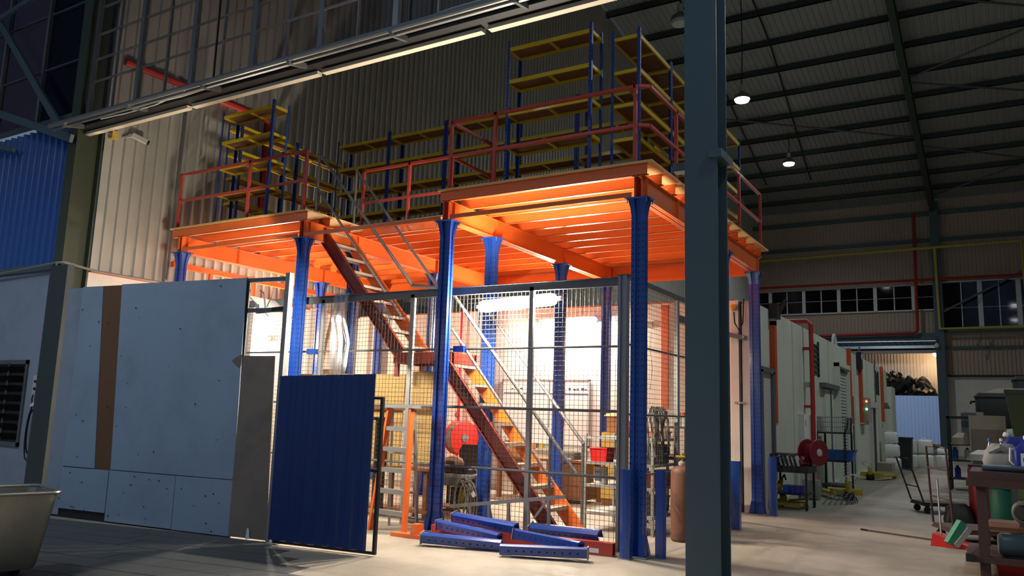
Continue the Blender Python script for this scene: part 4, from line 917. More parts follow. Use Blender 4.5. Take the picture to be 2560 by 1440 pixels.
yc = thing('yellow_cabinet', 'worn yellow drawer cabinet by the back wall seen past the corner post', 'cabinet', (-2.3, 4.75, 0))
build('body', MB().box(-2.58, -1.9, 4.6, 5.05, .12, 1.28), YELCAB, yc); build('base', MB().box(-2.56, -1.92, 4.62, 5.03, 0, .12), WOOD, yc)
for k in range(4):
    d = build('drawer', MB().box(-2.55, -1.93, 4.585, 4.6, .16+.28*k, .42+.28*k), YELCAB, yc); build('handle', MB().box(-2.36, -2.14, 4.565, 4.585, .3+.28*k, .33+.28*k), GALV, d)
for k, (x0, x1, z0, z1, m_, w_) in enumerate(((-2.5, -2.2, 1.28, 1.62, CARD, 'brown carton standing on the yellow cabinet'), (-2.18, -1.92, 1.28, 1.5, ORANGE, 'orange carton beside the brown one on the yellow cabinet'))):
    t = thing('carton', w_, 'box', (x0, 4.7, z0)); build('body', MB().box(x0, x1, 4.65, 4.95, z0, z1), m_, t); build('flap', MB().prism([(x0, 4.65, z1), (x1, 4.65, z1), (x1+.02, 4.56, z1-.05), (x0-.02, 4.56, z1-.05)], (0, 0, .005)), m_, t)
rk = thing('wire_rack', 'open grey steel rack of workshop supplies inside the cage behind the corner posts', 'rack', (-.9, 2.0, 0))
for x, y in ((-1.42, 1.55), (-.42, 1.55), (-1.42, 2.55), (-.42, 2.55)): build('upright', MB().box(x-.018, x+.018, y-.018, y+.018, 0, 1.32), GALVMATT, rk)
for z in (.25, .62, .93, 1.28): 
    sh = build('shelf', MB().box(-1.43, -.41, 1.54, 2.56, z-.015, z), GALVMATT, rk); build('lip', MB().box(-1.44, -.40, 1.53, 1.545, z-.03, z+.01).box(-.41, -.395, 1.53, 2.57, z-.03, z+.01), GALVMATT, sh)
for k, (x0, x1, y0, y1, z0, h, m_, nm, lbl, cat) in enumerate((
    (-1.38, -1.12, 1.6, 1.9, .93, .2, REDPLASTIC, 'plastic_bin', 'red bin on the third shelf of the wire rack, left end', 'bin'),
    (-1.0, -.8, 1.65, 1.95, 1.28, .24, REDPLASTIC, 'plastic_bin', 'red bin on the top shelf of the wire rack behind the corner post', 'bin'),
    (-.7, -.48, 1.75, 2.0, .62, .2, REDPLASTIC, 'plastic_bin', 'red bin low on the wire rack beside the guard post', 'bin'),
    (-.62, -.44, 2.1, 2.4, .62, .22, DARKREEL, 'plastic_bin', 'dark red bin low on the wire rack by the gas cylinder', 'bin'),
    (-.75, -.45, 1.7, 2.3, .93, .27, BLACKSTEEL, 'tool_case', 'black tool case on the wire rack under the cable bundle', 'case'),
    (-.75, -.45, 1.7, 2.3, .25, .24, BLACKSTEEL, 'tool_case', 'black tool case on the bottom shelf of the wire rack', 'case'),
    (-.75, -.5, 2.2, 2.5, 1.28, .1, ORANGE, 'tray', 'orange tray of small parts on top of the wire rack', 'tray'))):
    t = thing(nm, lbl, cat, ((x0+x1)/2, (y0+y1)/2, z0))
    build('body', MB().frustum(x0+.02, x1-.02, y0+.02, y1-.02, z0, x0, x1, y0, y1, z0+h-.02), m_, t); build('rim', MB().box(x0-.008, x1+.008, y0-.008, y1+.008, z0+h-.02, z0+h), m_, t)
    if nm == 'tool_case': build('handle', MB().tube([(x1+.01, y0+.2, z0+.15), (x1+.04, y0+.22, z0+.15), (x1+.04, y1-.22, z0+.15), (x1+.01, y1-.2, z0+.15)], .01, 6), PALEGREY, t)
pt = thing('paint_pot', 'silver paint pot on the second shelf at the left end of the wire rack', 'pot', (-1.25, 1.7, .62))
build('can', MB().lathe((-1.25, 1.7, .62), [(.1, 0), (.1, .22), (.104, .225), (.104, .24)], 16), PALEGREY, pt); build('handle', MB().tube([(-1.35, 1.7, .82), (-1.32, 1.66, .88), (-1.25, 1.64, .91), (-1.18, 1.66, .88), (-1.15, 1.7, .82)], .005, 5), BLACKSTEEL, pt)
build('label', MB().box(-1.3, -1.2, 1.597, 1.60, .68, .80), INK, pt)
cbn = MB()
for k in range(26):
    y = 1.25+random.random()*.8; x = -.36-.02*random.random(); zb = .95+random.random()*.5
    cbn.tube([(-.34, y*.5+.82, 1.66), (-.40, y*.6+.66, 1.72), (x-.05*random.random(), y, 1.55), (x, y+.1*(random.random()-.5), 1.3), (x, y+.2*(random.random()-.5), zb)], .009, 5)
cbt = thing('cable_bundle', 'bundle of grey welding leads hung over the cage rail by the corner', 'cable', (-.4, 1.6, 1.0)); build('leads', cbn, CABLE, cbt, smooth=True)
build('dark_lead', MB().tube([(-.36, 1.5, 1.66), (-.38, 1.6, 1.5), (-.38, 1.55, 1.2), (-.38, 1.7, .98)], .03, 6).tube([(-.36, 1.9, 1.66), (-.4, 1.8, 1.4), (-.39, 1.9, 1.1)], .028, 6), BLACKRUB, cbt)
gc = thing('gas_cylinder', 'rusty brown gas cylinder standing outside the cage by the foreground column', 'gas cylinder', (.01, 1.5, 0))
build('body', MB().lathe((.01, 1.5, 0), [(.13, 0), (.148, .02), (.15, .04), (.15, .86), (.14, .91), (.10, .945), (.045, .96), (.04, 1.0)], 24), RUST, gc, smooth=True)
build('collar', MB().lathe((.01, 1.5, .96), [(.045, 0), (.05, .03), (.045, .05)], 14), PALEGREY, gc)
build('valve', MB().tube([(.01, 1.5, 1.0), (.01, 1.5, 1.12)], .02, 8).tube([(-.07, 1.47, 1.07), (.09, 1.5, 1.07)], .018, 8), YELTOOL, gc)
build('regulator', MB().lathe((.10, 1.47, 1.1), [(.03, -.03), (.05, 0), (.03, .03)], 12, 'y').bar((.09, 1.48, 1.05), (.26, 1.5, 1.1), .07, .06).bar((.2, 1.5, 1.1), (.12, 1.45, 1.24), .02), BLACKSTEEL, gc)
st2 = thing('side_bench', 'small dark bench with tools just inside the return run of the cage', 'bench', (-.75, 3.3, 0))
build('top', MB().box(-1.1, -.42, 2.9, 3.9, .95, 1.0), BLACKSTEEL, st2)
for x, y in ((-1.05, 2.95), (-.47, 2.95), (-1.05, 3.85), (-.47, 3.85)): build('leg', MB().box(x-.02, x+.02, y-.02, y+.02, 0, .95), BLACKSTEEL, st2)
build('upper_shelf', MB().box(-.8, -.42, 2.9, 3.9, 1.42, 1.45).box(-.44, -.42, 2.9, 2.94, 1.0, 1.42).box(-.44, -.42, 3.86, 3.9, 1.0, 1.42), BLACKSTEEL, st2)
for k in range(4):
    t = thing('spray_can', ('orange-capped', 'red-capped', 'pale', 'green-capped')[k]+' spray can standing on the upper shelf of the side bench', 'can', (-.55, 3.0+.2*k, 1.45), 'spray cans on the side bench')
    build('can', MB().lathe((-.55, 3.0+.2*k, 1.45), [(.033, 0), (.033, .15), (.02, .175)], 12), PALEGREY, t); build('cap', MB().lathe((-.55, 3.0+.2*k, 1.625), [(.028, 0), (.028, .04)], 12), (ORANGE, REDPLASTIC, WHITEPLASTIC, GREENPLASTIC)[k], t)

# ------------------------------------------------------------------ lamps of the cage
def batten(name, label, a, b, power, nrm, rad=.028, glow=.05, wide=.055, near=None):
    a, b = Vector(a), Vector(b); t = thing(name, label, 'lamp', tuple((a+b)/2)); d = (b-a).normalized()
    n = Vector(nrm).normalized()
    build('spine', MB().bar(a-n*(.02+glow), b-n*(.02+glow), .04 if not near else .012, wide, up=d.cross(n)), PRINT_W, t)
    e1, e2 = a+d*.03, b-d*.03
    build('glow_capsule', MB().tube([e1, e1+d*.03, e1+d*.09, e2-d*.09, e2-d*.03, e2], [glow*.45, glow*.85, glow, glow, glow*.85, glow*.45], 14), TUBE, t, smooth=True)  # swollen glowing capsule imitates the bloom around the tube
    for e in (a, b): build('end_cap', MB().bar(e-d*.03-n*.03, e+d*.03-n*.03, .05, .05), WHITEPLASTIC, t)
    for k in range(3):
        lamp('glow', 'POINT', tuple(a.lerp(b, (k+.5)/3)+n*(near or glow+.03)), power/3, WARM, t, soft=.05 if not near else .012)
    return t
batten('fluorescent_lamp', 'bright fluorescent batten lamp hung under the cage top rail before the stairs', (-2.55, .36, 3.02), (-1.28, .36, 3.08), P_CAGE, (.04, -1.0, -.25), glow=.085)
batten('fluorescent_lamp', 'bright fluorescent batten lamp fixed to the white back wall of the cage', (-4.35, 5.44, 3.36), (-3.1, 5.44, 3.39), P_BACK, (.0, -.35, -1), glow=.08, wide=.30)  # spine widened into a hood so no light leaks over the wall
batten('fluorescent_lamp', 'fluorescent lamp seen nearly end-on beside the top of the gate opening', (-4.30, -2.02, 2.77), (-4.86, -1.08, 2.86), P_SMALL, (-.60, -.30, -.70), glow=.016, wide=.36, near=.034)
batten('fluorescent_lamp', 'added fluorescent lamp on the lower gable wall, unseen behind the hoarding', (-9.4, 1.6, 2.95), (-9.4, 2.8, 2.95), 520.0, (1, 0, -.2), glow=.06)  # added out of sight to brighten the left of the cage
ar = thing('lamp_arm', 'black bracket arm holding the end-on lamp to the gate post', 'bracket', (-3.95, -2.1, 2.7))
build('arm', MB().bar((-3.74, -2.06, 2.74), (-4.26, -2.04, 2.72), .045, .05), BLACKSTEEL, ar)
build('lead', MB().tube([(-4.1, -2.05, 2.75), (-4.2, -2.0, 2.95), (-4.3, -1.98, 3.0)], .012, 6).tube([(-4.0, -2.12, 2.76), (-3.95, -2.1, 2.88), (-3.98, -2.05, 2.95)], .008, 5), PALEGREY, ar)

# ================================================================== ALONG THE COLD ROOM
def duct(name, label, y, z0, z1, m=RUSTSTRIP, w_=.16, d_=.10, cat='duct'):
    t = thing(name, label, cat, (-.05, y, z0)); build('duct', MB().box(-.1, -.1+d_, y-w_/2, y+w_/2, z0, z1), m, t)
    build('end_cap', MB().box(-.1, -.1+d_+.01, y-w_/2-.01, y+w_/2+.01, z0-.03, z0+.01), PALEGREY, t); return t
duct('wall_duct', 'rust-orange duct on the cold room wall under the floodlight, nearest the blue corner column', 6.98, 1.53, 3.5)
duct('wall_duct', 'rust-orange duct beside the roller shutter on the cold room wall', 16.4, 1.58, 3.78)
duct('wall_duct', 'rust-orange duct running into the control box on the cold room wall', 18.65, 1.62, 3.72)
duct('wall_duct', 'farthest rust-orange duct near the end of the cold room', 24.2, 1.69, 3.76)
for k, (y, z0, w_) in enumerate(((10.05, 0, 'dark red pipe running full height down the cold room wall by the bell'),)):
    t = thing('wall_pipe', w_, 'pipe', (-.06, y, 0)); build('pipe', MB().tube([(.08, y, 0.02), (.08, y, 3.78), (.0, y, 3.86), (-1.6, y, 3.86)], .05, 8), REDPIPE, t)
    build('bracket', MB().box(-.098, .1, y-.08, y+.08, 1.9, 1.96).box(-.098, .1, y-.08, y+.08, 3.2, 3.26), REDPIPE, t)
t = thing('wall_conduit', 'thin grey conduit down the cold room wall past the control box', 'pipe', (-.08, 17.0, 0)); build('pipe', MB().tube([(-.07, 17.05, .0), (-.07, 17.05, 2.4)], .022, 6), STEELGREY, t); build('clip', MB().box(-.1, -.05, 17.0, 17.1, 1.2, 1.24), STEELGREY, t)
t = thing('wall_conduit', 'thin grey conduit high on the cold room wall beside the far black grille', 'pipe', (-.08, 22.7, 1.8)); build('pipe', MB().tube([(-.07, 22.4, 2.2), (-.07, 22.4, 3.9)], .022, 6), STEELGREY, t); build('clip', MB().box(-.1, -.05, 22.35, 22.45, 3.0, 3.04), STEELGREY, t)
for y0, y1, z0, z1, w_ in ((11.05, 11.8, 2.78, 3.42, 'near black slatted grille high on the cold room wall'), (22.7, 23.4, 2.75, 3.40, 'far black slatted grille high on the cold room wall')):
    t = thing('vent_grille', w_, 'grille', (-.08, (y0+y1)/2, z0))
    build('frame', MB().box(-.1, -.06, y0, y0+.07, z0-.1, z1+.12).box(-.1, -.06, y1-.07, y1, z0-.1, z1+.12), BLACKSTEEL, t)
    for k in range(6): zz = z0+(z1-z0)*k/5; build('slat', MB().box(-.1, -.065, y0, y1, zz-.035, zz+.025), BLACKSTEEL, t)
t = thing('floodlight', 'black floodlight on the top edge of the cold room wall above the first duct', 'lamp', (-.1, 6.95, 3.5))
build('housing', MB().box(-.096, .06, 6.85, 7.15, 3.55, 3.84), BLACKSTEEL, t); build('yoke', MB().bar((.04, 7.1, 3.70), (.14, 7.25, 3.95), .03, .1), BLACKSTEEL, t); build('driver_box', MB().box(-.098, 0, 6.9, 7.08, 3.42, 3.55), PALEGREY, t)
t = thing('floodlight', 'smaller floodlight on the top edge of the cold room wall by the control box duct', 'lamp', (-.1, 18.3, 3.5))
build('housing', MB().box(-.095, .04, 18.2, 18.55, 3.3, 3.82), BLACKSTEEL, t); build('lens', MB().box(.04, .05, 18.25, 18.5, 3.6, 3.78), PALEGREY, t); build('yoke', MB().bar((-.05, 18.4, 3.8), (-.02, 18.45, 4.0), .04), STEELGREY, t)
t = thing('alarm_bell', 'round grey alarm bell on the red pipe of the cold room wall', 'bell', (0, 9.95, 2.35))
build('gong', MB().lathe((.05, 10.1, 2.42), [(.10, -.02), (.10, .0), (.08, .05), (.02, .06)], 16, 'x'), STEELGREY, t, smooth=True); build('base', MB().box(-.1, .04, 10.06, 10.2, 2.36, 2.48), PALEGREY, t)
t = thing('distribution_box', 'white distribution box on the cold room wall behind the red pipe', 'box', (-.05, 9.9, 1.0))
build('case', MB().box(-.098, 0.02, 9.35, 10.75, .9, 1.75), WHITEPLASTIC, t); build('slot', MB().box(.02, .024, 9.5, 9.53, 1.5, 1.62), BLACKRUB, t); build('door', MB().box(.02, .03, 10.15, 10.7, .95, 1.70), WHITEPLASTIC, t)
t = thing('control_box', 'beige control box with a red and a green indicator light on the cold room wall', 'control panel', (0, 18.9, 1.6))
build('case', MB().box(-.1, .12, 18.72, 19.5, 1.68, 2.42), BEIGE, t); build('lower_step', MB().box(-.1, .08, 18.72, 19.2, 1.56, 1.68), BEIGE, t)
build('red_light', MB().lathe((.09, 18.70, 2.30), [(.03, -.02), (.03, .015)], 10, 'y'), LEDR, t); build('green_light', MB().lathe((.09, 18.70, 2.06), [(.035, -.02), (.035, .015)], 10, 'y'), LEDG, t); build('pale_switch', MB().lathe((.09, 18.70, 2.17), [(.02, -.02), (.02, .01)], 8, 'y'), WHITEPLASTIC, t)
t = thing('door_canopy', 'small dark sensor hood over the far dark door of the cold room', 'hood', (0, 24.6, 2.3)); build('hood', MB().frustum(-.1, .12, 24.5, 24.9, 2.2, -.1, .06, 24.55, 24.85, 2.42), STEELGREY, t); build('lens', MB().box(.08, .13, 24.6, 24.8, 2.2, 2.25), BLACKRUB, t)
t = thing('beacon', 'amber warning beacon on the white corner of the cold room', 'beacon', (-.36, 5.5, 3.4))
build('dome', MB().lathe((-.37, 5.38, 3.58), [(.02, -.075), (.055, -.05), (.055, .03), (.02, .05)], 14, 'y'), AMBER, t, smooth=True); build('base', MB().box(-.42, -.32, 5.43, 5.52, 3.52, 3.64), PALEGREY, t)
build('lead', MB().tube([(-.37, 5.4, 3.5), (-.36, 5.41, 3.3), (-.28, 5.42, 3.15), (-.22, 5.43, 3.3), (-.2, 5.44, 3.74)], .012, 6), BLACKRUB, t)
t = thing('door_bar', 'grey angle bar across the white corner jamb below the beacon', 'bar', (-.3, 5.42, 3.0)); build('bar', MB().bar((-.75, 5.41, 3.16), (-.16, 5.41, 3.02), .05, .08), STEELGREY, t); build('bolt', MB().lathe((-.2, 5.37, 3.04), [(.02, -.01), (.02, .02)], 8, 'y'), GALV, t)
t = thing('door_handle_bar', 'small brass-coloured latch on the white corner jamb', 'latch', (-.3, 5.4, 1.85)); build('plate', MB().box(-.38, -.2, 5.42, 5.44, 1.86, 1.90), BEIGE, t); build('stud', MB().lathe((-.29, 5.41, 1.88), [(.02, -.01), (.025, .02)], 8, 'y'), GALV, t)
t = thing('pipe_loop', 'white hooped pipe standing on the cold room roof by the second duct', 'pipe', (-.3, 15.6, 3.7)); build('hoop', MB().tube([(-.3, 15.5+.32*math.cos(a), 3.72+.38*math.sin(a)) for a in [PI*q/12 for q in range(13)]], .035, 8), PALEGREY, t); build('foot', MB().box(-.36, -.24, 15.1, 15.25, 3.7, 3.74).box(-.36, -.24, 15.75, 15.9, 3.7, 3.74), PALEGREY, t)

# loaded work table with reel
wt2 = thing('work_table', 'black wheeled work table with junk on it behind the far blue column', 'table', (.3, 7.0, 0))
build('top', MB().box(-.09, .62, 6.55, 7.35, .66, .78), BLACKSTEEL, wt2); build('back_rim', MB().box(-.09, -.05, 6.55, 7.35, .78, .98), BLACKSTEEL, wt2)
build('lower_shelf', MB().box(-.06, .58, 6.6, 7.3, .26, .285), BLACKSTEEL, wt2)
for x, y in ((-.04, 6.6), (.57, 6.6), (-.04, 7.3), (.57, 7.3)):
    g_ = build('leg', MB().box(x-.018, x+.018, y-.018, y+.018, .1, .68), BLACKSTEEL, wt2); build('caster', MB().lathe((x, y, .05), [(.025, -.02), (.05, -.018), (.05, .018), (.025, .02)], 14, 'x').box(x-.025, x+.025, y-.02, y+.02, .06, .11), BLACKRUB, g_)
cr = thing('hose_drum', 'dark red cable drum with a pale blue hub on the end of the work table', 'reel', (.62, 7.05, .8))
ax2 = Vector((.85, -.53, 0)).normalized(); hc2 = Vector((.74, 6.95, 1.03))
for d in (0, .28): build('disc', wheel(hc2-ax2*d, ax2, [(.235, -.01), (.245, 0), (.235, .01)]), DARKREEL, cr, smooth=True)
build('drum', wheel(hc2-ax2*.28, ax2, [(.15, 0), (.15, .28)]), DARKREEL, cr, smooth=True)
build('hub', wheel(hc2+ax2*.01, ax2, [(.07, 0), (.065, .012), (.02, .016)], 16), PALEGREY, cr)
build('cradle', MB().bar(hc2-ax2*.14-Vector((0,0,.02)), (.56, 7.05, .78), .06, .05), BLACKSTEEL, cr)
for k, (x0, x1, y0, y1, z0, h, m_, w_) in enumerate(((-.06, .10, 6.62, 6.95, .78, .16, BLACKSTEEL, 'black open tray at the wall end of the work table'), (.0, .35, 6.75, 7.2, .95, .05, GALVMATT, 'flat grey lid lying across the junk on the work table'))):
    t = thing('metal_tray', w_, 'tray', ((x0+x1)/2, (y0+y1)/2, z0)); build('body', MB().frustum(x0+.02, x1-.02, y0+.02, y1-.02, z0, x0, x1, y0, y1, z0+h), m_, t); build('rim', MB().box(x0-.006, x1+.006, y0-.006, y0+.006, z0+h-.01, z0+h+.004), GALV, t)
for k in range(5):
    x = .12+.075*k; t = thing('tilted_sheet', ('first', 'second', 'third', 'fourth', 'fifth')[k]+' of the tilted shiny panels on the work table, counted from the wall', 'panel', (x, 6.8, .78), 'tilted panels on the work table')
    build('sheet', MB().prism([(x, 6.62, .78), (x+.03, 6.62, .78), (x-.04, 6.66, .96), (x-.06, 6.66, .96)], (.0, .3, 0)), GALV if k % 2 else PALEGREY, t); build('edge', MB().bar((x-.05, 6.65, .96), (x-.05, 6.97, .96), .015), BLACKSTEEL, t)
rg = MB(); 
for k in range(7): rg.tube([(.50+.05*math.sin(k), 6.68+.05*k, .80+.012*k), (.46, 6.8, .93), (.52, 6.95, .9+.01*k), (.56, 6.75+.03*k, .80)], .035, 6)
single('red_rag', 'crumpled red and white rag by the cable drum on the work table', 'rag', rg, DARKREEL, smooth=True)
t = thing('grinder', 'yellow power tool on the lower shelf of the work table', 'tool', (.05, 6.75, .285)); build('body', MB().tube([(.05, 6.7, .34), (.05, 6.85, .42), (.06, 6.95, .52)], [.05, .055, .03], 10), YELTOOL, t, smooth=True); build('handle', MB().tube([(.06, 6.95, .50), (.1, 6.95, .58), (.12, 6.9, .60), (.15, 6.9, .50)], .016, 6), BLACKRUB, t)
t = thing('blue_carton', 'blue and violet carton on the lower shelf of the work table', 'box', (.35, 6.8, .285)); build('body', MB().box(.22, .52, 6.65, 6.95, .287, .42), NAVYPLASTIC, t); build('pale_end', MB().box(.14, .219, 6.65, 6.95, .287, .42), BLUEPLASTIC, t)
t = thing('rusty_jack', 'rusty yellow jack and parts on the floor beneath the work table', 'tool', (.2, 6.9, 0))
build('frame', MB().box(.0, .5, 6.75, 7.0, .05, .12).box(.05, .15, 6.8, 6.95, .12, .22), YELTOOL, t); build('pump', MB().lathe((.1, 6.86, .1), [(.05, 0), (.05, .16), (.03, .18)], 12), RUST, t); build('arm', MB().bar((.2, 6.85, .14), (.55, 6.85, .19), .04), YELTOOL, t); build('foot', MB().box(.02, .08, 6.76, 6.99, 0, .05).box(.42, .48, 6.76, 6.99, 0, .05), RUST, t)
# tall trolley with mesh basket
tk2 = thing('shelf_trolley', 'tall black shelf trolley with a wire basket on top beside the cable drum', 'trolley', (.3, 11.4, 0))
for x, y in ((-.02, 11.0), (.58, 11.0), (-.02, 12.0), (.58, 12.0)):
    g_ = build('upright', MB().box(x-.02, x+.02, y-.02, y+.02, .1, 1.38), BLACKSTEEL, tk2); build('caster', MB().lathe((x, y, .05), [(.025, -.02), (.05, -.015), (.05, .015), (.025, .02)], 12, 'x').box(x-.02, x+.02, y-.02, y+.02, .06, .11), BLACKRUB, g_)
for z in (.16, .72, 1.36): build('shelf', MB().box(-.04, .60, 10.98, 12.02, z-.02, z+.01), BLACKSTEEL, tk2)
build('push_handle', MB().tube([(.58, 10.99, 1.36), (.66, 10.9, 1.5), (.68, 10.88, 1.68), (.70, 11.2, 1.70), (.66, 11.4, 1.36)], .016, 6), BLACKSTEEL, tk2)
bk2 = thing('wire_basket', 'wide galvanised wire basket on top of the tall shelf trolley', 'basket', (.2, 11.5, 1.37))
bw = MB(); lo = (-.02, .56, 11.05, 11.95, 1.375); hi = (-.085, .62, 10.95, 12.05, 1.72)
for k in range(15):
    t_ = k/14; bw.bar((lo[0]+(lo[1]-lo[0])*t_, lo[2], lo[4]), (hi[0]+(hi[1]-hi[0])*t_, hi[2], hi[4]), .007); bw.bar((lo[1], lo[2]+(lo[3]-lo[2])*t_, lo[4]), (hi[1], hi[2]+(hi[3]-hi[2])*t_, hi[4]), .007); bw.bar((lo[0], lo[2]+(lo[3]-lo[2])*t_, lo[4]), (hi[0], hi[2]+(hi[3]-hi[2])*t_, hi[4]), .007)
for q in (0, .33, .66, 1):
    f_ = [a+(b-a)*q for a, b in zip(lo, hi)]; bw.tube([(f_[0], f_[2], f_[4]), (f_[1], f_[2], f_[4]), (f_[1], f_[3], f_[4]), (f_[0], f_[3], f_[4])], .007, 4, closed=True)
build('wires', bw, GALVMATT, bk2)['kind'] = 'stuff'; build('floor_plate', MB().box(lo[0], lo[1], lo[2], lo[3], 1.372, 1.378), GALVMATT, bk2)
t = thing('blue_crate', 'shallow pale blue crate sticking out of the tall shelf trolley', 'crate', (.45, 11.3, .73)); build('body', MB().frustum(.06, .72, 11.04, 11.5, .735, .04, .75, 11.03, 11.52, .97), BLUEPLASTIC, t); build('rim', MB().box(.03, .77, 11.022, 11.05, .95, .985).box(.74, .77, 11.022, 11.54, .95, .985), BLUEPLASTIC, t)
t = thing('clear_bag', 'clear bag of packaging standing between the work table and the tall trolley', 'bag', (.2, 9.0, 0))
build('sack', loft([rr(.16,.16,.0,.05), rr(.22,.2,.12,.08), rr(.19,.19,.5,.08), rr(.2,.2,.82,.06)]), FILM, t, local=True, smooth=True)
build('contents', loft([rr(.14,.14,.02,.05), rr(.19,.17,.14,.08), rr(.16,.15,.4,.08)]), SACK, t, local=True, smooth=True)
def pallet_jack(name, label, x, y, rz):
    t = thing(name, label, 'pallet truck', (x, y, 0), rz=rz)
    for s_ in (-.22, .22): build('fork', MB().box(s_-.08, s_+.08, -.1, 1.0, .09, .15).box(s_-.05, s_+.05, .9, 1.0, .02, .1), YELTOOL, t, local=True)
    build('bridge', MB().box(-.3, .3, -.25, -.05, .1, .22), YELTOOL, t, local=True); build('pump', MB().lathe((0, -.28, .1), [(.06, 0), (.06, .25), (.03, .3)], 12), YELTOOL, t, local=True)
    build('steer_wheel', MB().lathe((0, -.28, .09), [(.04, -.1), (.09, -.09), (.09, .09), (.04, .1)], 14, 'x'), BLACKRUB, t, local=True); build('tiller', MB().bar((0, -.3, .25), (0, -.42, .42), .035).tube([(-.1, -.42, .42), (-.13, -.5, .5), (0, -.54, .54), (.13, -.5, .5), (.1, -.42, .42)], .016, 6), PALEGREY, t, local=True)
    return t
pallet_jack('pallet_truck', 'yellow pallet truck parked beyond the work table, under the tall trolley', .72, 9.7, .5)
pallet_jack('pallet_truck', 'yellow pallet truck parked by the far kerb of the cold room', .45, 16.9, -.25)
wj = thing('wire_jumble', 'tangle of thin bent rods lying on the floor by the tall trolley', 'scrap', (.85, 9.0, 0))
wm_ = MB()
for k in range(6): wm_.tube([(.6+.09*k, 8.0+.1*k, .012), (.8+.06*k, 8.2+.1*k, .3-.03*k), (1.0+.02*k, 8.4+.1*k, .012)], .012, 5)
build('rods', wm_, STEELGREY, wj)['kind'] = 'stuff'
def jerry(label, x, y, z, w_=.28, d_=.26, h=.38):
    t = thing('jerrycan', label, 'container', (x, y, z), 'white jerrycans at the far end of the cold room')
    build('body', loft([rr(w_*.46,d_*.46,.0,.03), rr(w_*.5,d_*.5,.03,.05), rr(w_*.5,d_*.5,h-.06,.05), rr(w_*.36,d_*.4,h,.05)]), WHITEPLASTIC, t, local=True, smooth=True)
    build('cap', MB().lathe((w_*.2, 0, h), [(.035, 0), (.035, .04)], 10), PALEGREY, t, local=True); build('grip', MB().tube([(-w_*.3, 0, h-.01), (-w_*.2, 0, h+.05), (w_*.02, 0, h+.05), (w_*.08, 0, h-.01)], .014, 6), WHITEPLASTIC, t, local=True)
for x, y, z, w_, d_, h, l_ in ((.32, 23.3, 0, .5, .45, .44, 'bottom white jerrycan of the near stack by the kerb'), (.30, 23.3, .49, .48, .44, .42, 'middle white jerrycan of the near stack by the kerb'), (.28, 23.35, .96, .44, .42, .38, 'top white jerrycan of the near stack by the kerb'),
                         (.62, 26.2, 0, .55, .5, .5, 'bottom white jerrycan of the second stack'), (.62, 26.2, .55, .52, .5, .52, 'top white jerrycan of the second stack'), (1.15, 26.6, .55, .52, .5, .52, 'upper white jerrycan third from the wall'), (1.15, 26.6, 0, .55, .5, .5, 'lower white jerrycan third from the wall'), (1.75, 27.2, 0, .6, .5, .5, 'low white jerrycan at the open end of the row'), (1.7, 27.2, .55, .4, .4, .2, 'small flat white container on the end of the row')):
    jerry(l_, x, y, z, w_, d_, h)
t = thing('dark_bin', 'dark bin standing behind the white jerrycan stack', 'bin', (.62, 24.6, 0)); build('body', MB().frustum(.42, .82, 24.4, 24.8, 0, .38, .86, 24.36, 24.84, 1.1), BLACKSTEEL, t); build('lid', MB().box(.36, .88, 24.34, 24.86, 1.1, 1.16), BLACKSTEEL, t)

# ================================================================== RIGHT HAND WORKSHOP
def platform_truck(name, label, x, y, rz, m, w_=.62, L_=.95, lean=.22, h=.98):
    t = thing(name, label, 'trolley', (x, y, 0), rz=rz)
    build('deck', MB().box(-w_/2, w_/2, 0, L_, .17, .20), m, t, local=True); build('deck_frame', MB().box(-w_/2-.015, w_/2+.015, -.015, L_+.015, .14, .17), m, t, local=True)
    for xx, yy in ((-w_/2+.06, .08), (w_/2-.06, .08), (-w_/2+.06, L_-.08), (w_/2-.06, L_-.08)):
        c_ = build('caster', MB().lathe((xx, yy, .06), [(.025, -.02), (.06, -.018), (.06, .018), (.025, .02)], 12, 'x'), BLACKRUB, t, local=True); build('fork', MB().box(xx-.03, xx+.03, yy-.03, yy+.03, .1, .145), m, c_, local=True)
    a, b = (-w_/2, 0, .2), (w_/2, 0, .2); A, B = (-w_/2, -lean, h), (w_/2, -lean, h)
    build('handle', MB().tube([a, A, B, b], .016, 8), m, t, local=True)
    for q in (.35, .72): build('handle_rail', MB().tube([(-w_/2, -lean*q, .2+(h-.2)*q), (w_/2, -lean*q, .2+(h-.2)*q)], .012, 6), m, t, local=True)
    return t
platform_truck('platform_truck', 'black flat platform trolley with a tilted push handle out on the open floor', 2.24, 8.15, -1.15, BLACKSTEEL, .62, .72, .24)
platform_truck('platform_truck', 'dark red-brown platform trolley with a tall double-railed handle before the workbench', 2.86, 4.25, -1.2, MAROON, .8, .9, .05, 1.28)
db = thing('dustpan', 'red dustpan lying on the floor in front of the dark red-brown trolley', 'dustpan', (2.95, 3.6, 0))
build('pan', MB().prism([(2.74, 3.55, .005), (3.2, 3.45, .005), (3.2, 3.5, .03), (2.86, 3.62, .12), (2.76, 3.65, .15)], (.06, .3, 0)), REDPLASTIC, db); build('lip', MB().bar((2.74, 3.55, .006), (3.2, 3.45, .006), .03, .01), REDPLASTIC, db)
build('pole', MB().tube([(2.86, 3.75, .12), (2.83, 3.95, .85)], .013, 8), GALV, db)
gb = thing('scrub_broom', 'turquoise broom head propped upright in the red dustpan', 'broom', (3.05, 3.5, .1)); build('block', MB().bar((2.96, 3.44, .06), (3.12, 3.54, .34), .10, .09), GREENPLASTIC, gb); build('bristles', MB().bar((3.03, 3.45, .04), (3.19, 3.56, .26), .08, .07), PALEGREY, gb)
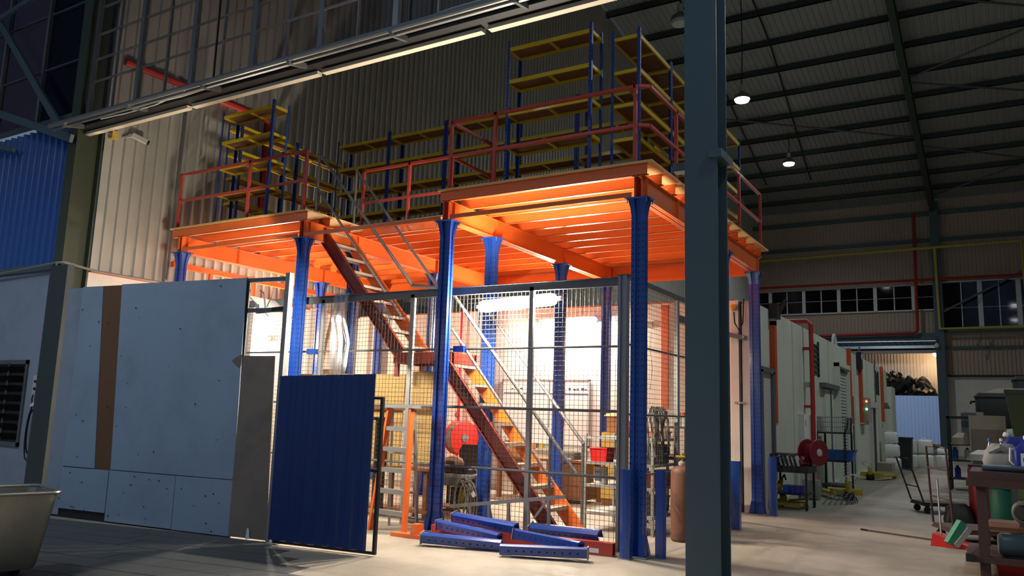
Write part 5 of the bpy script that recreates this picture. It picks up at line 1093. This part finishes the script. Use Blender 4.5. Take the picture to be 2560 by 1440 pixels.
t = thing('wooden_stick', 'thin reddish stick lying across the floor beside the dustpan', 'stick', (2.3, 4.0, 0)); build('stick', MB().tube([(1.85, 4.45, .015), (2.9, 3.95, .02)], .012, 6), MAROON, t); build('grip', MB().tube([(1.85, 4.45, .015), (1.75, 4.5, .015)], .015, 6), BLACKRUB, t)

wbk = thing('workbench', 'heavy timber and steel workbench loaded with jugs in the corner of the workshop', 'workbench', (4.0, 2.0, 0))
build('top', MB().box(3.30, 5.4, 1.42, 2.6, 1.02, 1.10), MAROON, wbk); build('front_bearer', MB().box(3.26, 5.4, 1.40, 1.46, .94, 1.02), MAROON, wbk)
for x, y in ((3.40, 1.5), (3.40, 2.5), (5.3, 1.5), (5.3, 2.5)): build('leg', MB().box(x-.05, x+.05, y-.05, y+.05, 0, .94), MAROON, wbk)
build('lower_shelf', MB().box(3.22, 5.4, 1.42, 2.6, .14, .20), MAROON, wbk); build('mid_shelf', MB().box(3.42, 5.4, 1.7, 2.6, .46, .50), WOOD, wbk)
build('tube_end', MB().box(3.22, 3.30, 1.4, 1.5, .14, .22), BLACKSTEEL, wbk)
t = thing('pipe_offcut', 'dark grey plastic pipe offcut lying on the edge of the workbench', 'pipe', (3.6, 1.6, 1.1)); build('pipe', wheel((3.42, 1.5, 1.14), Vector((1, .25, 0)).normalized(), [(.032, 0), (.036, .0), (.036, .75), (.0, .75)]), DARKSTEEL, t, smooth=True); build('bore', wheel((3.418, 1.499, 1.14), Vector((1, .25, 0)).normalized(), [(.028, -.001), (.028, .002)]), BLACKRUB, t)
sk = thing('white_sack', 'slumped white woven sack on the workbench behind the pipe offcut', 'sack', (3.65, 2.0, 1.1)); build('sack', loft([rr(.17,.18,.0,.08), rr(.2,.2,.1,.1), rr(.17,.17,.22,.1), rr(.1,.1,.30,.05)]).move((3.62, 2.0, 1.1)), SACK, sk, smooth=True); build('fold', MB().tube([(3.5, 1.86, 1.3), (3.6, 1.82, 1.36), (3.72, 1.85, 1.31)], .04, 6), SACK, sk, smooth=True)
for k, (x, y) in enumerate(((3.50, 2.35), (3.62, 2.45))):
    t = thing('water_bottle', ('clear water bottle with a blue cap standing on the workbench beside the sack', 'clear water bottle with a white cap standing on the workbench before the blue bag')[k], 'bottle', (x, y, 1.1))
    build('body', MB().lathe((x, y, 1.1), [(.04, 0), (.045, .01), (.045, .22), (.018, .29), (.018, .32)], 14), BOTTLE, t, smooth=True); build('label', MB().lathe((x, y, 1.19), [(.046, 0), (.046, .08)], 14), NAVYPLASTIC, t); build('cap', MB().lathe((x, y, 1.42), [(.02, 0), (.02, .035)], 10), (BLUEPLASTIC, WHITEPLASTIC)[k], t)
t = thing('blue_bag', 'deep blue bag with a red edge lying behind the water bottles', 'bag', (3.85, 2.45, 1.1)); build('bag', loft([rr(.17,.1,.0,.05), rr(.2,.11,.1,.06), rr(.2,.1,.3,.06), rr(.14,.07,.38,.04)]).move((3.83, 2.45, 1.1)), NAVYPLASTIC, t, smooth=True); build('red_edge', MB().bar((4.0, 2.36, 1.2), (4.02, 2.38, 1.45), .02, .03), REDPLASTIC, t); build('cap', MB().lathe((3.68, 2.5, 1.48), [(.04, 0), (.045, .02), (.03, .05)], 10), WHITEPLASTIC, t)
for k, (x, y) in enumerate(((3.86, 1.75), (4.16, 1.72))):
    t = thing('blue_jug', ('blue chemical jug with a pale label beside the sack on the workbench', 'blue chemical jug at the very edge of the frame on the workbench')[k], 'jug', (x, y, 1.1))
    build('body', loft([rr(.12,.1,.0,.03), rr(.135,.11,.03,.04), rr(.135,.11,.24,.04), rr(.06,.06,.32,.02), rr(.04,.04,.36,.02)]).move((x, y, 1.1)), NAVYPLASTIC, t, smooth=True); build('label', MB().box(x-.07, x+.07, y-.114, y-.111, 1.16, 1.31), PRINT_W, t); build('print', MB().box(x-.05, x+.05, y-.116, y-.114, 1.22, 1.26), INK, t)
    build('handle', MB().tube([(x-.1, y, 1.33), (x-.16, y, 1.36), (x-.17, y, 1.22), (x-.12, y, 1.17)], .016, 6), WHITEPLASTIC if k == 0 else NAVYPLASTIC, t); build('cap', MB().lathe((x, y, 1.46), [(.035, 0), (.035, .04)], 10), WHITEPLASTIC, t)
gt = thing('green_compressor', 'upright green compressor cylinder standing behind the workbench legs', 'machine', (3.58, 5.3, 0)); build('body', MB().lathe((3.58, 5.3, .14), [(.14, 0), (.15, .03), (.15, .52), (.11, .6), (.11, .68), (.06, .74)], 18), GREENMACHINE, gt, smooth=True); build('neck', MB().box(3.44, 3.72, 5.15, 5.45, .70, .80), GREENMACHINE, gt); build('foot', MB().box(3.42, 3.74, 5.14, 5.46, 0, .14), BLACKSTEEL, gt)
mt = thing('electric_motor', 'grey electric motor with a round end bell on the middle shelf of the workbench', 'motor', (3.85, 2.0, .5)); build('body', wheel((3.78, 1.82, .66), Vector((.35, .9, 0)).normalized(), [(.10, 0), (.13, .03), (.13, .3), (.1, .36)]), STEELGREY, mt, smooth=True); build('end_bell', wheel((3.775, 1.81, .66), Vector((.35, .9, 0)).normalized(), [(.07, -.03), (.085, 0)]), BLACKSTEEL, mt); build('foot', MB().box(3.74, 4.0, 1.86, 2.15, .50, .56), STEELGREY, mt)
mt = thing('dark_motor', 'dark bulky motor beside the grey one under the workbench top', 'motor', (4.2, 2.0, .5)); build('body', loft([rr(.16,.16,.0,.03), rr(.18,.18,.05,.05), rr(.18,.18,.3,.05), rr(.1,.1,.36,.03)]).move((4.2, 2.0, .5)), BLACKSTEEL, mt); build('pulley', wheel((4.05, 1.85, .7), Vector((-.4, -.9, 0)).normalized(), [(.07, 0), (.07, .04)]), STEELGREY, mt)
pm = thing('pump', 'dark pump with a pale flange lying on the bottom shelf of the workbench', 'pump', (3.75, 1.7, .2)); a_ = Vector((1, .12, 0)).normalized(); build('body', wheel((3.53, 1.62, .33), a_, [(.1, 0), (.125, .03), (.125, .22), (.11, .24)]), DARKSTEEL, pm, smooth=True); build('flange', wheel((3.78, 1.65, .33), a_, [(.135, 0), (.135, .03)]), PALEGREY, pm); build('end_casting', wheel((3.82, 1.655, .33), a_, [(.09, 0), (.11, .1), (.07, .3)]), PALEGREY, pm, smooth=True); build('foot', MB().box(3.6, 4.0, 1.6, 1.75, .20, .23), STEELGREY, pm)
t = thing('brown_box', 'tan carton with a lime top at the frame edge under the workbench', 'box', (3.98, 2.2, .5)); build('body', MB().box(3.97, 4.2, 1.72, 1.82, .501, .68), CARD, t); build('lid', MB().box(3.96, 4.21, 1.71, 1.83, .68, .71), YELPIPE, t)
t = thing('red_crate', 'red crate under the bottom shelf of the workbench', 'crate', (3.8, 1.9, 0)); build('body', MB().frustum(3.52, 4.1, 1.6, 2.2, 0, 3.5, 4.12, 1.58, 2.22, .12), REDPLASTIC, t); build('rim', MB().box(3.49, 4.13, 1.57, 2.23, .11, .13), REDPLASTIC, t)
t = thing('oily_parts', 'dark gearbox on the floor behind the dark red-brown trolley', 'machine', (2.9, 6.2, 0)); build('body', loft([rr(.2,.2,.0,.05), rr(.22,.22,.1,.08), rr(.18,.17,.28,.08), rr(.1,.1,.36,.04)]).move((2.98, 6.3, .0)), BLACKSTEEL, t, smooth=True); build('shaft', MB().tube([(2.75, 6.2, .2), (2.6, 6.1, .2)], .04, 8), STEELGREY, t)
t = thing('red_drum', 'red plastic drum half hidden behind the workbench corner', 'drum', (3.2, 6.4, 0)); build('body', MB().lathe((3.35, 6.4, 0), [(.2, 0), (.22, .05), (.22, .9), (.2, .95)], 18), DARKREEL, t, smooth=True); build('lid', MB().lathe((3.35, 6.4, .95), [(.21, 0), (.21, .03)], 18), BLACKRUB, t)
t = thing('grey_pallet_box', 'grey bulk box behind the workbench with a pale round lid', 'box', (3.45, 9.6, 0)); build('body', MB().box(3.15, 3.85, 9.3, 10.0, .12, .95), STEELGREY, t); build('lid', MB().lathe((3.35, 9.5, .95), [(.28, 0), (.26, .12), (.12, .2)], 18), PALEGREY, t, smooth=True); build('foot', MB().box(3.15, 3.25, 9.3, 10.0, 0, .12).box(3.75, 3.85, 9.3, 10.0, 0, .12), BLACKSTEEL, t)
mc = thing('machine_cabinet', 'beige machine cabinet with a darker lower panel behind the workbench', 'cabinet', (3.4, 12, 0)); build('body', MB().box(3.05, 3.75, 11.7, 12.5, .1, 1.85), BEIGE, mc); build('panel', MB().box(3.1, 3.7, 11.68, 11.7, .2, 1.55), GREYPLY, mc); build('plinth', MB().box(3.08, 3.72, 11.72, 12.48, 0, .1), BLACKSTEEL, mc); build('hump', MB().lathe((2.95, 12.1, 1.2), [(.28, 0), (.26, .15), (.14, .26)], 14), BEIGE, mc, smooth=True)
t = thing('green_dome_tank', 'pale green domed tank beside the beige cabinet', 'tank', (4.0, 13.1, 0)); build('body', MB().lathe((3.98, 13.1, 0), [(.36, 0), (.38, .05), (.38, 1.2), (.34, 1.42), (.2, 1.56), (.06, 1.6)], 20), YELPIPE if False else mat('pale_green_tank_plastic', s(150, 166, 120), .5), t, smooth=True); build('outlet', MB().tube([(3.7, 12.85, .2), (3.6, 12.75, .2)], .04, 8), BLACKSTEEL, t)
def tank(label, x0, x1, y0, y1, z0, z1, lid=None):
    t = thing('storage_tank', label, 'tank', ((x0+x1)/2, (y0+y1)/2, z0)); hx, hy = (x1-x0)/2, (y1-y0)/2
    build('shell', loft([rr(hx*.94,hy*.94,0,.08), rr(hx,hy,.06,.12), rr(hx,hy,z1-z0-.1,.12), rr(hx*.93,hy*.93,z1-z0,.1)]).move(((x0+x1)/2, (y0+y1)/2, z0)), DARKTANK, t, smooth=True)
    build('rim', MB().tube([tuple(Vector(p)+Vector(((x0+x1)/2, (y0+y1)/2, z1-.1))) for p in rr(hx+.01,hy+.01,0,.12)], .025, 6, closed=True), DARKTANK, t)
    if lid: build('lid', MB().frustum(x0+.2, x1-.05, y0+.1, y1-.1, z1, x0+.5, x1-.1, y0+.2, y1-.2, z1+.13), BEIGE, t)
    build('tap', MB().tube([(x0, y0+.3, z0+(z1-z0)*.75), (x0-.1, y0+.28, z0+(z1-z0)*.75), (x0-.11, y0+.28, z0+(z1-z0)*.68)], .03, 6), BLACKRUB, t); return t
tank('lower dark plastic storage tank stacked beyond the beige cabinet', 3.22, 4.8, 15.7, 17.1, 0, 1.56)
tank('upper dark plastic storage tank with a pale lid, on the stack beyond the beige cabinet', 3.12, 4.8, 15.7, 17.1, 1.585, 2.5, True)
tank('black storage tank set back behind the upper dark tank', 4.05, 5.7, 18.5, 20, 0, 3.1)
t = thing('green_hopper', 'olive-green tapered hopper at the frame edge before the tanks', 'hopper', (4.3, 10.7, 0)); build('bin', MB().frustum(3.95, 4.5, 10.4, 11.1, .9, 3.76, 5.0, 10.2, 11.3, 2.32), mat('olive_hopper_paint', s(86, 96, 62), .6, var=.2), t); build('leg', MB().box(4.0, 4.06, 10.5, 10.56, 0, .9).box(4.4, 4.46, 11.0, 11.06, 0, .9), BLACKSTEEL, t); build('rim', MB().box(3.74, 5.03, 10.17, 10.22, 2.28, 2.36), OLIVESTEEL, t)
rk2 = thing('steel_rack', 'black open steel rack with a grey panel before the white end wall', 'rack', (2.75, 15, 0))
for x, y in ((2.5, 14.8), (3.15, 14.8), (2.5, 15.5), (3.15, 15.5)): build('upright', MB().box(x-.03, x+.03, y-.03, y+.03, 0, 1.86), BLACKSTEEL, rk2)
build('crossbar', MB().box(2.47, 3.18, 14.77, 14.83, 1.8, 1.86).box(2.47, 3.18, 15.47, 15.53, 1.8, 1.86), BLACKSTEEL, rk2)
for z in (.3, .75, 1.15): build('shelf', MB().box(2.47, 3.18, 14.77, 15.53, z-.03, z), BLACKSTEEL, rk2)
build('panel', MB().box(2.80, 3.15, 14.9, 14.92, 1.15, 1.95), STEELGREY, rk2); build('top_box', MB().box(2.85, 3.3, 15.0, 15.4, 1.86, 1.98), BEIGE, rk2)
for k, (x, z, m_, w_) in enumerate(((2.62, .76, BLUEPLASTIC, 'small blue bottle on the upper shelf of the black steel rack'), (2.66, .31, NAVYPLASTIC, 'navy can on the bottom shelf of the black steel rack'), (2.9, .76, PALEGREY, 'grey can on the upper shelf of the black steel rack'))):
    t = thing('can', w_, 'can', (x, 15, z)); build('body', MB().lathe((x, 15, z), [(.07, 0), (.07, .22), (.04, .27)], 12), m_, t); build('cap', MB().lathe((x, 15, z+.27), [(.03, 0), (.03, .04)], 8), BLACKRUB, t)

# ================================================================== OUTSIDE THE END DOOR
yg = thing('yard_gate', 'pale blue sheet gate across the yard outside the end door', 'gate', (-1.8, 60, 0))
build('sheet', corr((-8, 60, .3), (1,0,0), 9.5, (0,0,1), 3.6, (0,-1,0), pitch=.25, depth=.03), FENCEBLUE, yg); build('rail', MB().box(-8, 1.5, 60.02, 60.1, 3.8, 3.92).box(-8, 1.5, 60.02, 60.1, .3, .4), STEELGREY, yg)
for x in (-7.9, -3.2, 1.4): build('post', MB().box(x-.08, x+.08, 60.05, 60.2, 0, 3.95), STEELGREY, yg)
SCREENBROWN = mat('brown_sky_screen_paint', s(92, 80, 76), .7)
cn = thing('yard_canopy', 'dark blue canopy roof with pale strips over the yard outside the end door', 'canopy', (-2, 50, 0))
build('sheet', corr((-10, 44, 7.75), (1,0,0), 16, (0, 14, -.35), 1.0, (0,0,-1), pitch=.4, depth=.04), CANOPY, cn)
build('sky_screen', MB().box(-16, 14, 57.9, 58.1, 7.0, 20), SCREENBROWN, cn)  # added screen that darkens the sky behind the far windows
build('strip', MB().box(-10, 6, 53.0, 53.5, 7.44, 7.47).box(-10, 6, 46, 46.25, 7.62, 7.65), PALEGREY, cn)
for x in (-9.5, 5.5): build('post', MB().box(x-.1, x+.1, 57.8, 58.0, 0, 7.1), DARKSTEEL, cn)
build('purlin', MB().box(-10, 6, 49.9, 50.05, 7.35, 7.55).box(-10, 6, 55.9, 56.05, 7.2, 7.4), DARKSTEEL, cn)
def tree(label, x, y, h, r, n, palm=False):
    t = thing('tree', label, 'tree', (x, y, 0)); build('trunk', MB().tube([(x, y, 0), (x+.1, y, h*.5), (x-.05, y, h)], [.18, .13, .07], 8), BARK, t)
    lf = MB()
    if palm:
        for k in range(n):
            a = 2*PI*k/n+random.random()*.4; d = Vector((math.cos(a), math.sin(a), 0)); up = random.uniform(.2, 1.3); pts = []
            for q in range(7):
                u = q/6; pts.append(Vector((x, y, h))+d*r*u+Vector((0, 0, up*math.sin(u*2.4)*r*.5-u*u*r*.35)))
            for p, q_ in zip(pts, pts[1:]):
                sd = Vector((-d.y, d.x, 0))
                for sg_ in (-1, 1):
                    for f_ in (0, .33, .66):
                        o = p.lerp(q_, f_); lf.poly([o, o+(q_-p)*.4, o+(q_-p)*.55+sd*sg_*.4+Vector((0,0,-.35))])
    else:
        for k in range(n):
            v = Vector((random.gauss(0, 1), random.gauss(0, 1), random.gauss(0, .8))); v = v.normalized()*r*(random.random()**.4); c = Vector((x, y, h))+v
            a, b = Vector((random.gauss(0,1), random.gauss(0,1), random.gauss(0,1))).normalized()*.22, Vector((random.gauss(0,1), random.gauss(0,1), random.gauss(0,1))).normalized()*.12
            lf.poly([c-a, c+b, c+a, c-b])
    build('crown', lf, LEAF, t)['kind'] = 'stuff'
tree('dark palm with arching fronds against the sunset beyond the yard gate', -2.0, 64, 4.9, 1.5, 18, True)
tree('dark palm nearer the door edge beyond the yard gate', -1.0, 64.5, 3.9, 1.2, 16, True)
tree('dark bushy tree filling the gap beyond the yard gate', -3.9, 65.0, 4.6, 1.6, 900)
tree('low dark bush beyond the yard gate below the palms', -1.9, 63, 3.7, .8, 500)
yl = thing('yard_floodlight', 'white floodlight under the yard canopy just outside the end door', 'lamp', (-3.5, 46, 6.9))
build('housing', MB().box(-3.7, -3.3, 45.9, 46.1, 7.0, 7.3), BLACKSTEEL, yl); build('lens', MB().box(-3.66, -3.34, 46.1, 46.12, 7.02, 7.28), BULB, yl); build('yoke', MB().bar((-3.5, 46, 7.3), (-3.5, 46, 7.6), .06), STEELGREY, yl)
lamp('glow', 'SPOT', (-3.5, 46.2, 7.1), 2600, COOL, yl, rot=(math.radians(72), 0, math.radians(-8)), spot=math.radians(100), soft=.15)
sh_ = thing('yard_shed', 'ribbed shed wall lit orange by the sodium lamp behind the palms', 'building', (-7, 72, 0)); build('wall', corr((-14, 68, 0), (1,0,0), 18, (0,0,1), 8.2, (0,-1,0), pitch=.25, depth=.04), CREAMCLAD, sh_); build('roof', MB().frustum(-14.3, 4.3, 68.05, 74.4, 8.2, -14.3, 4.3, 70, 73.4, 9.0), DARKSTEEL, sh_)
so = thing('sodium_lamp', 'glowing orange sodium lamp on the lit shed wall beyond the yard gate', 'lamp', (-.5, 65, 7.3))
LX, LY, LZ = -.42, 65.0, 7.5
build('lens', MB().lathe((LX, LY, LZ), [(.04, -.2), (.18, -.1), (.22, 0), (.17, .12), (.04, .18)], 14, 'y'), SODIUM, so, smooth=True); build('hood', MB().box(LX-.3, LX+.3, LY, LY+.4, LZ+.2, LZ+.3), BLACKSTEEL, so); build('arm', MB().tube([(LX, LY+.3, LZ+.25), (LX, 68, LZ+.3)], .05, 6), DARKSTEEL, so)
lamp('glow', 'POINT', (LX, LY+.3, LZ-.2), 520, (1.0, .64, .36), so, soft=.2)
sn = thing('door_sensor', 'white dome fitting under the door lintel beside the end column', 'sensor', (.6, 42.6, 6.3)); build('dome', MB().lathe((.9, 42.3, 6.15), [(.03, -.16), (.13, -.08), (.13, .06), (.05, .14)], 12), WHITEPLASTIC, sn, smooth=True); build('stem', MB().tube([(.9, 42.3, 6.28), (.9, 42.3, 6.6)], .03, 6), STEELGREY, sn)

# ================================================================== HIGH BAY LAMPS
def high_bay(label, x, y, z, r=.29, power=P_BAY, top=None, cone=150, lit=True):
    t = thing('high_bay_lamp', label, 'lamp', (x, y, z)); top = top or ROOF(y)
    build('reflector', MB().lathe((x, y, z), [(r, 0), (r*1.04, .03), (r*.9, .16), (r*.5, .22), (r*.3, .3)], 22), GALV, t, smooth=True)
    build('lens', MB().lathe((x, y, z-.06), [(r*.5, -.05), (r*.85, -.02), (r*.97, .06)], 22), BULB if lit else PALEGREY, t, smooth=True)
    build('ballast', MB().lathe((x, y, z+.3), [(r*.34, 0), (r*.34, .22), (r*.2, .28)], 12), PALEGREY, t)
    build('lead', MB().tube([(x, y, z+.55), (x+.03, y, z+.55+(top-z-.55)*.4), (x, y, top)], .02, 5), BLACKRUB, t)
    if lit: lamp('glow', 'SPOT', (x, y, z-.12), power*4, COOL, t, spot=math.radians(cone), soft=r)
    return t
high_bay('nearer bright high-bay lamp hanging from the roof to the right of the foreground column', -3.97, 19.81, 13.5)
high_bay('farther small high-bay lamp hanging low against the far roof', -4.89, 32.21, 14.75)
high_bay('unlit high-bay lamp in the shadow just left of the foreground column', -3.99, 12.94, 13.45, lit=False)
high_bay('high-bay lamp glowing at the right edge of the frame', 5.25, 21.6, 11.2)
high_bay('high-bay lamp over the near hall, out of frame to the left', -6.2, -8.0, 9.5, power=P_NEAR, cone=128)
high_bay('added high-bay lamp over the near hall, out of frame, to light the blue cladding', -11.5, -7.0, 7.3, power=P_NEAR*.4, cone=165)  # unseen lamp added for highlights on the blue ribs
high_bay('added high-bay lamp continuing the right-hand row, out of frame above the workshop', 5.5, 9.2, 11.5)  # unseen lamp added to brighten the shelving side
high_bay('added high-bay lamp continuing the right-hand row, out of frame above the open floor', 5.5, -3.2, 11.0, power=P_NEAR*.8)  # unseen lamp added to brighten the shelving fronts
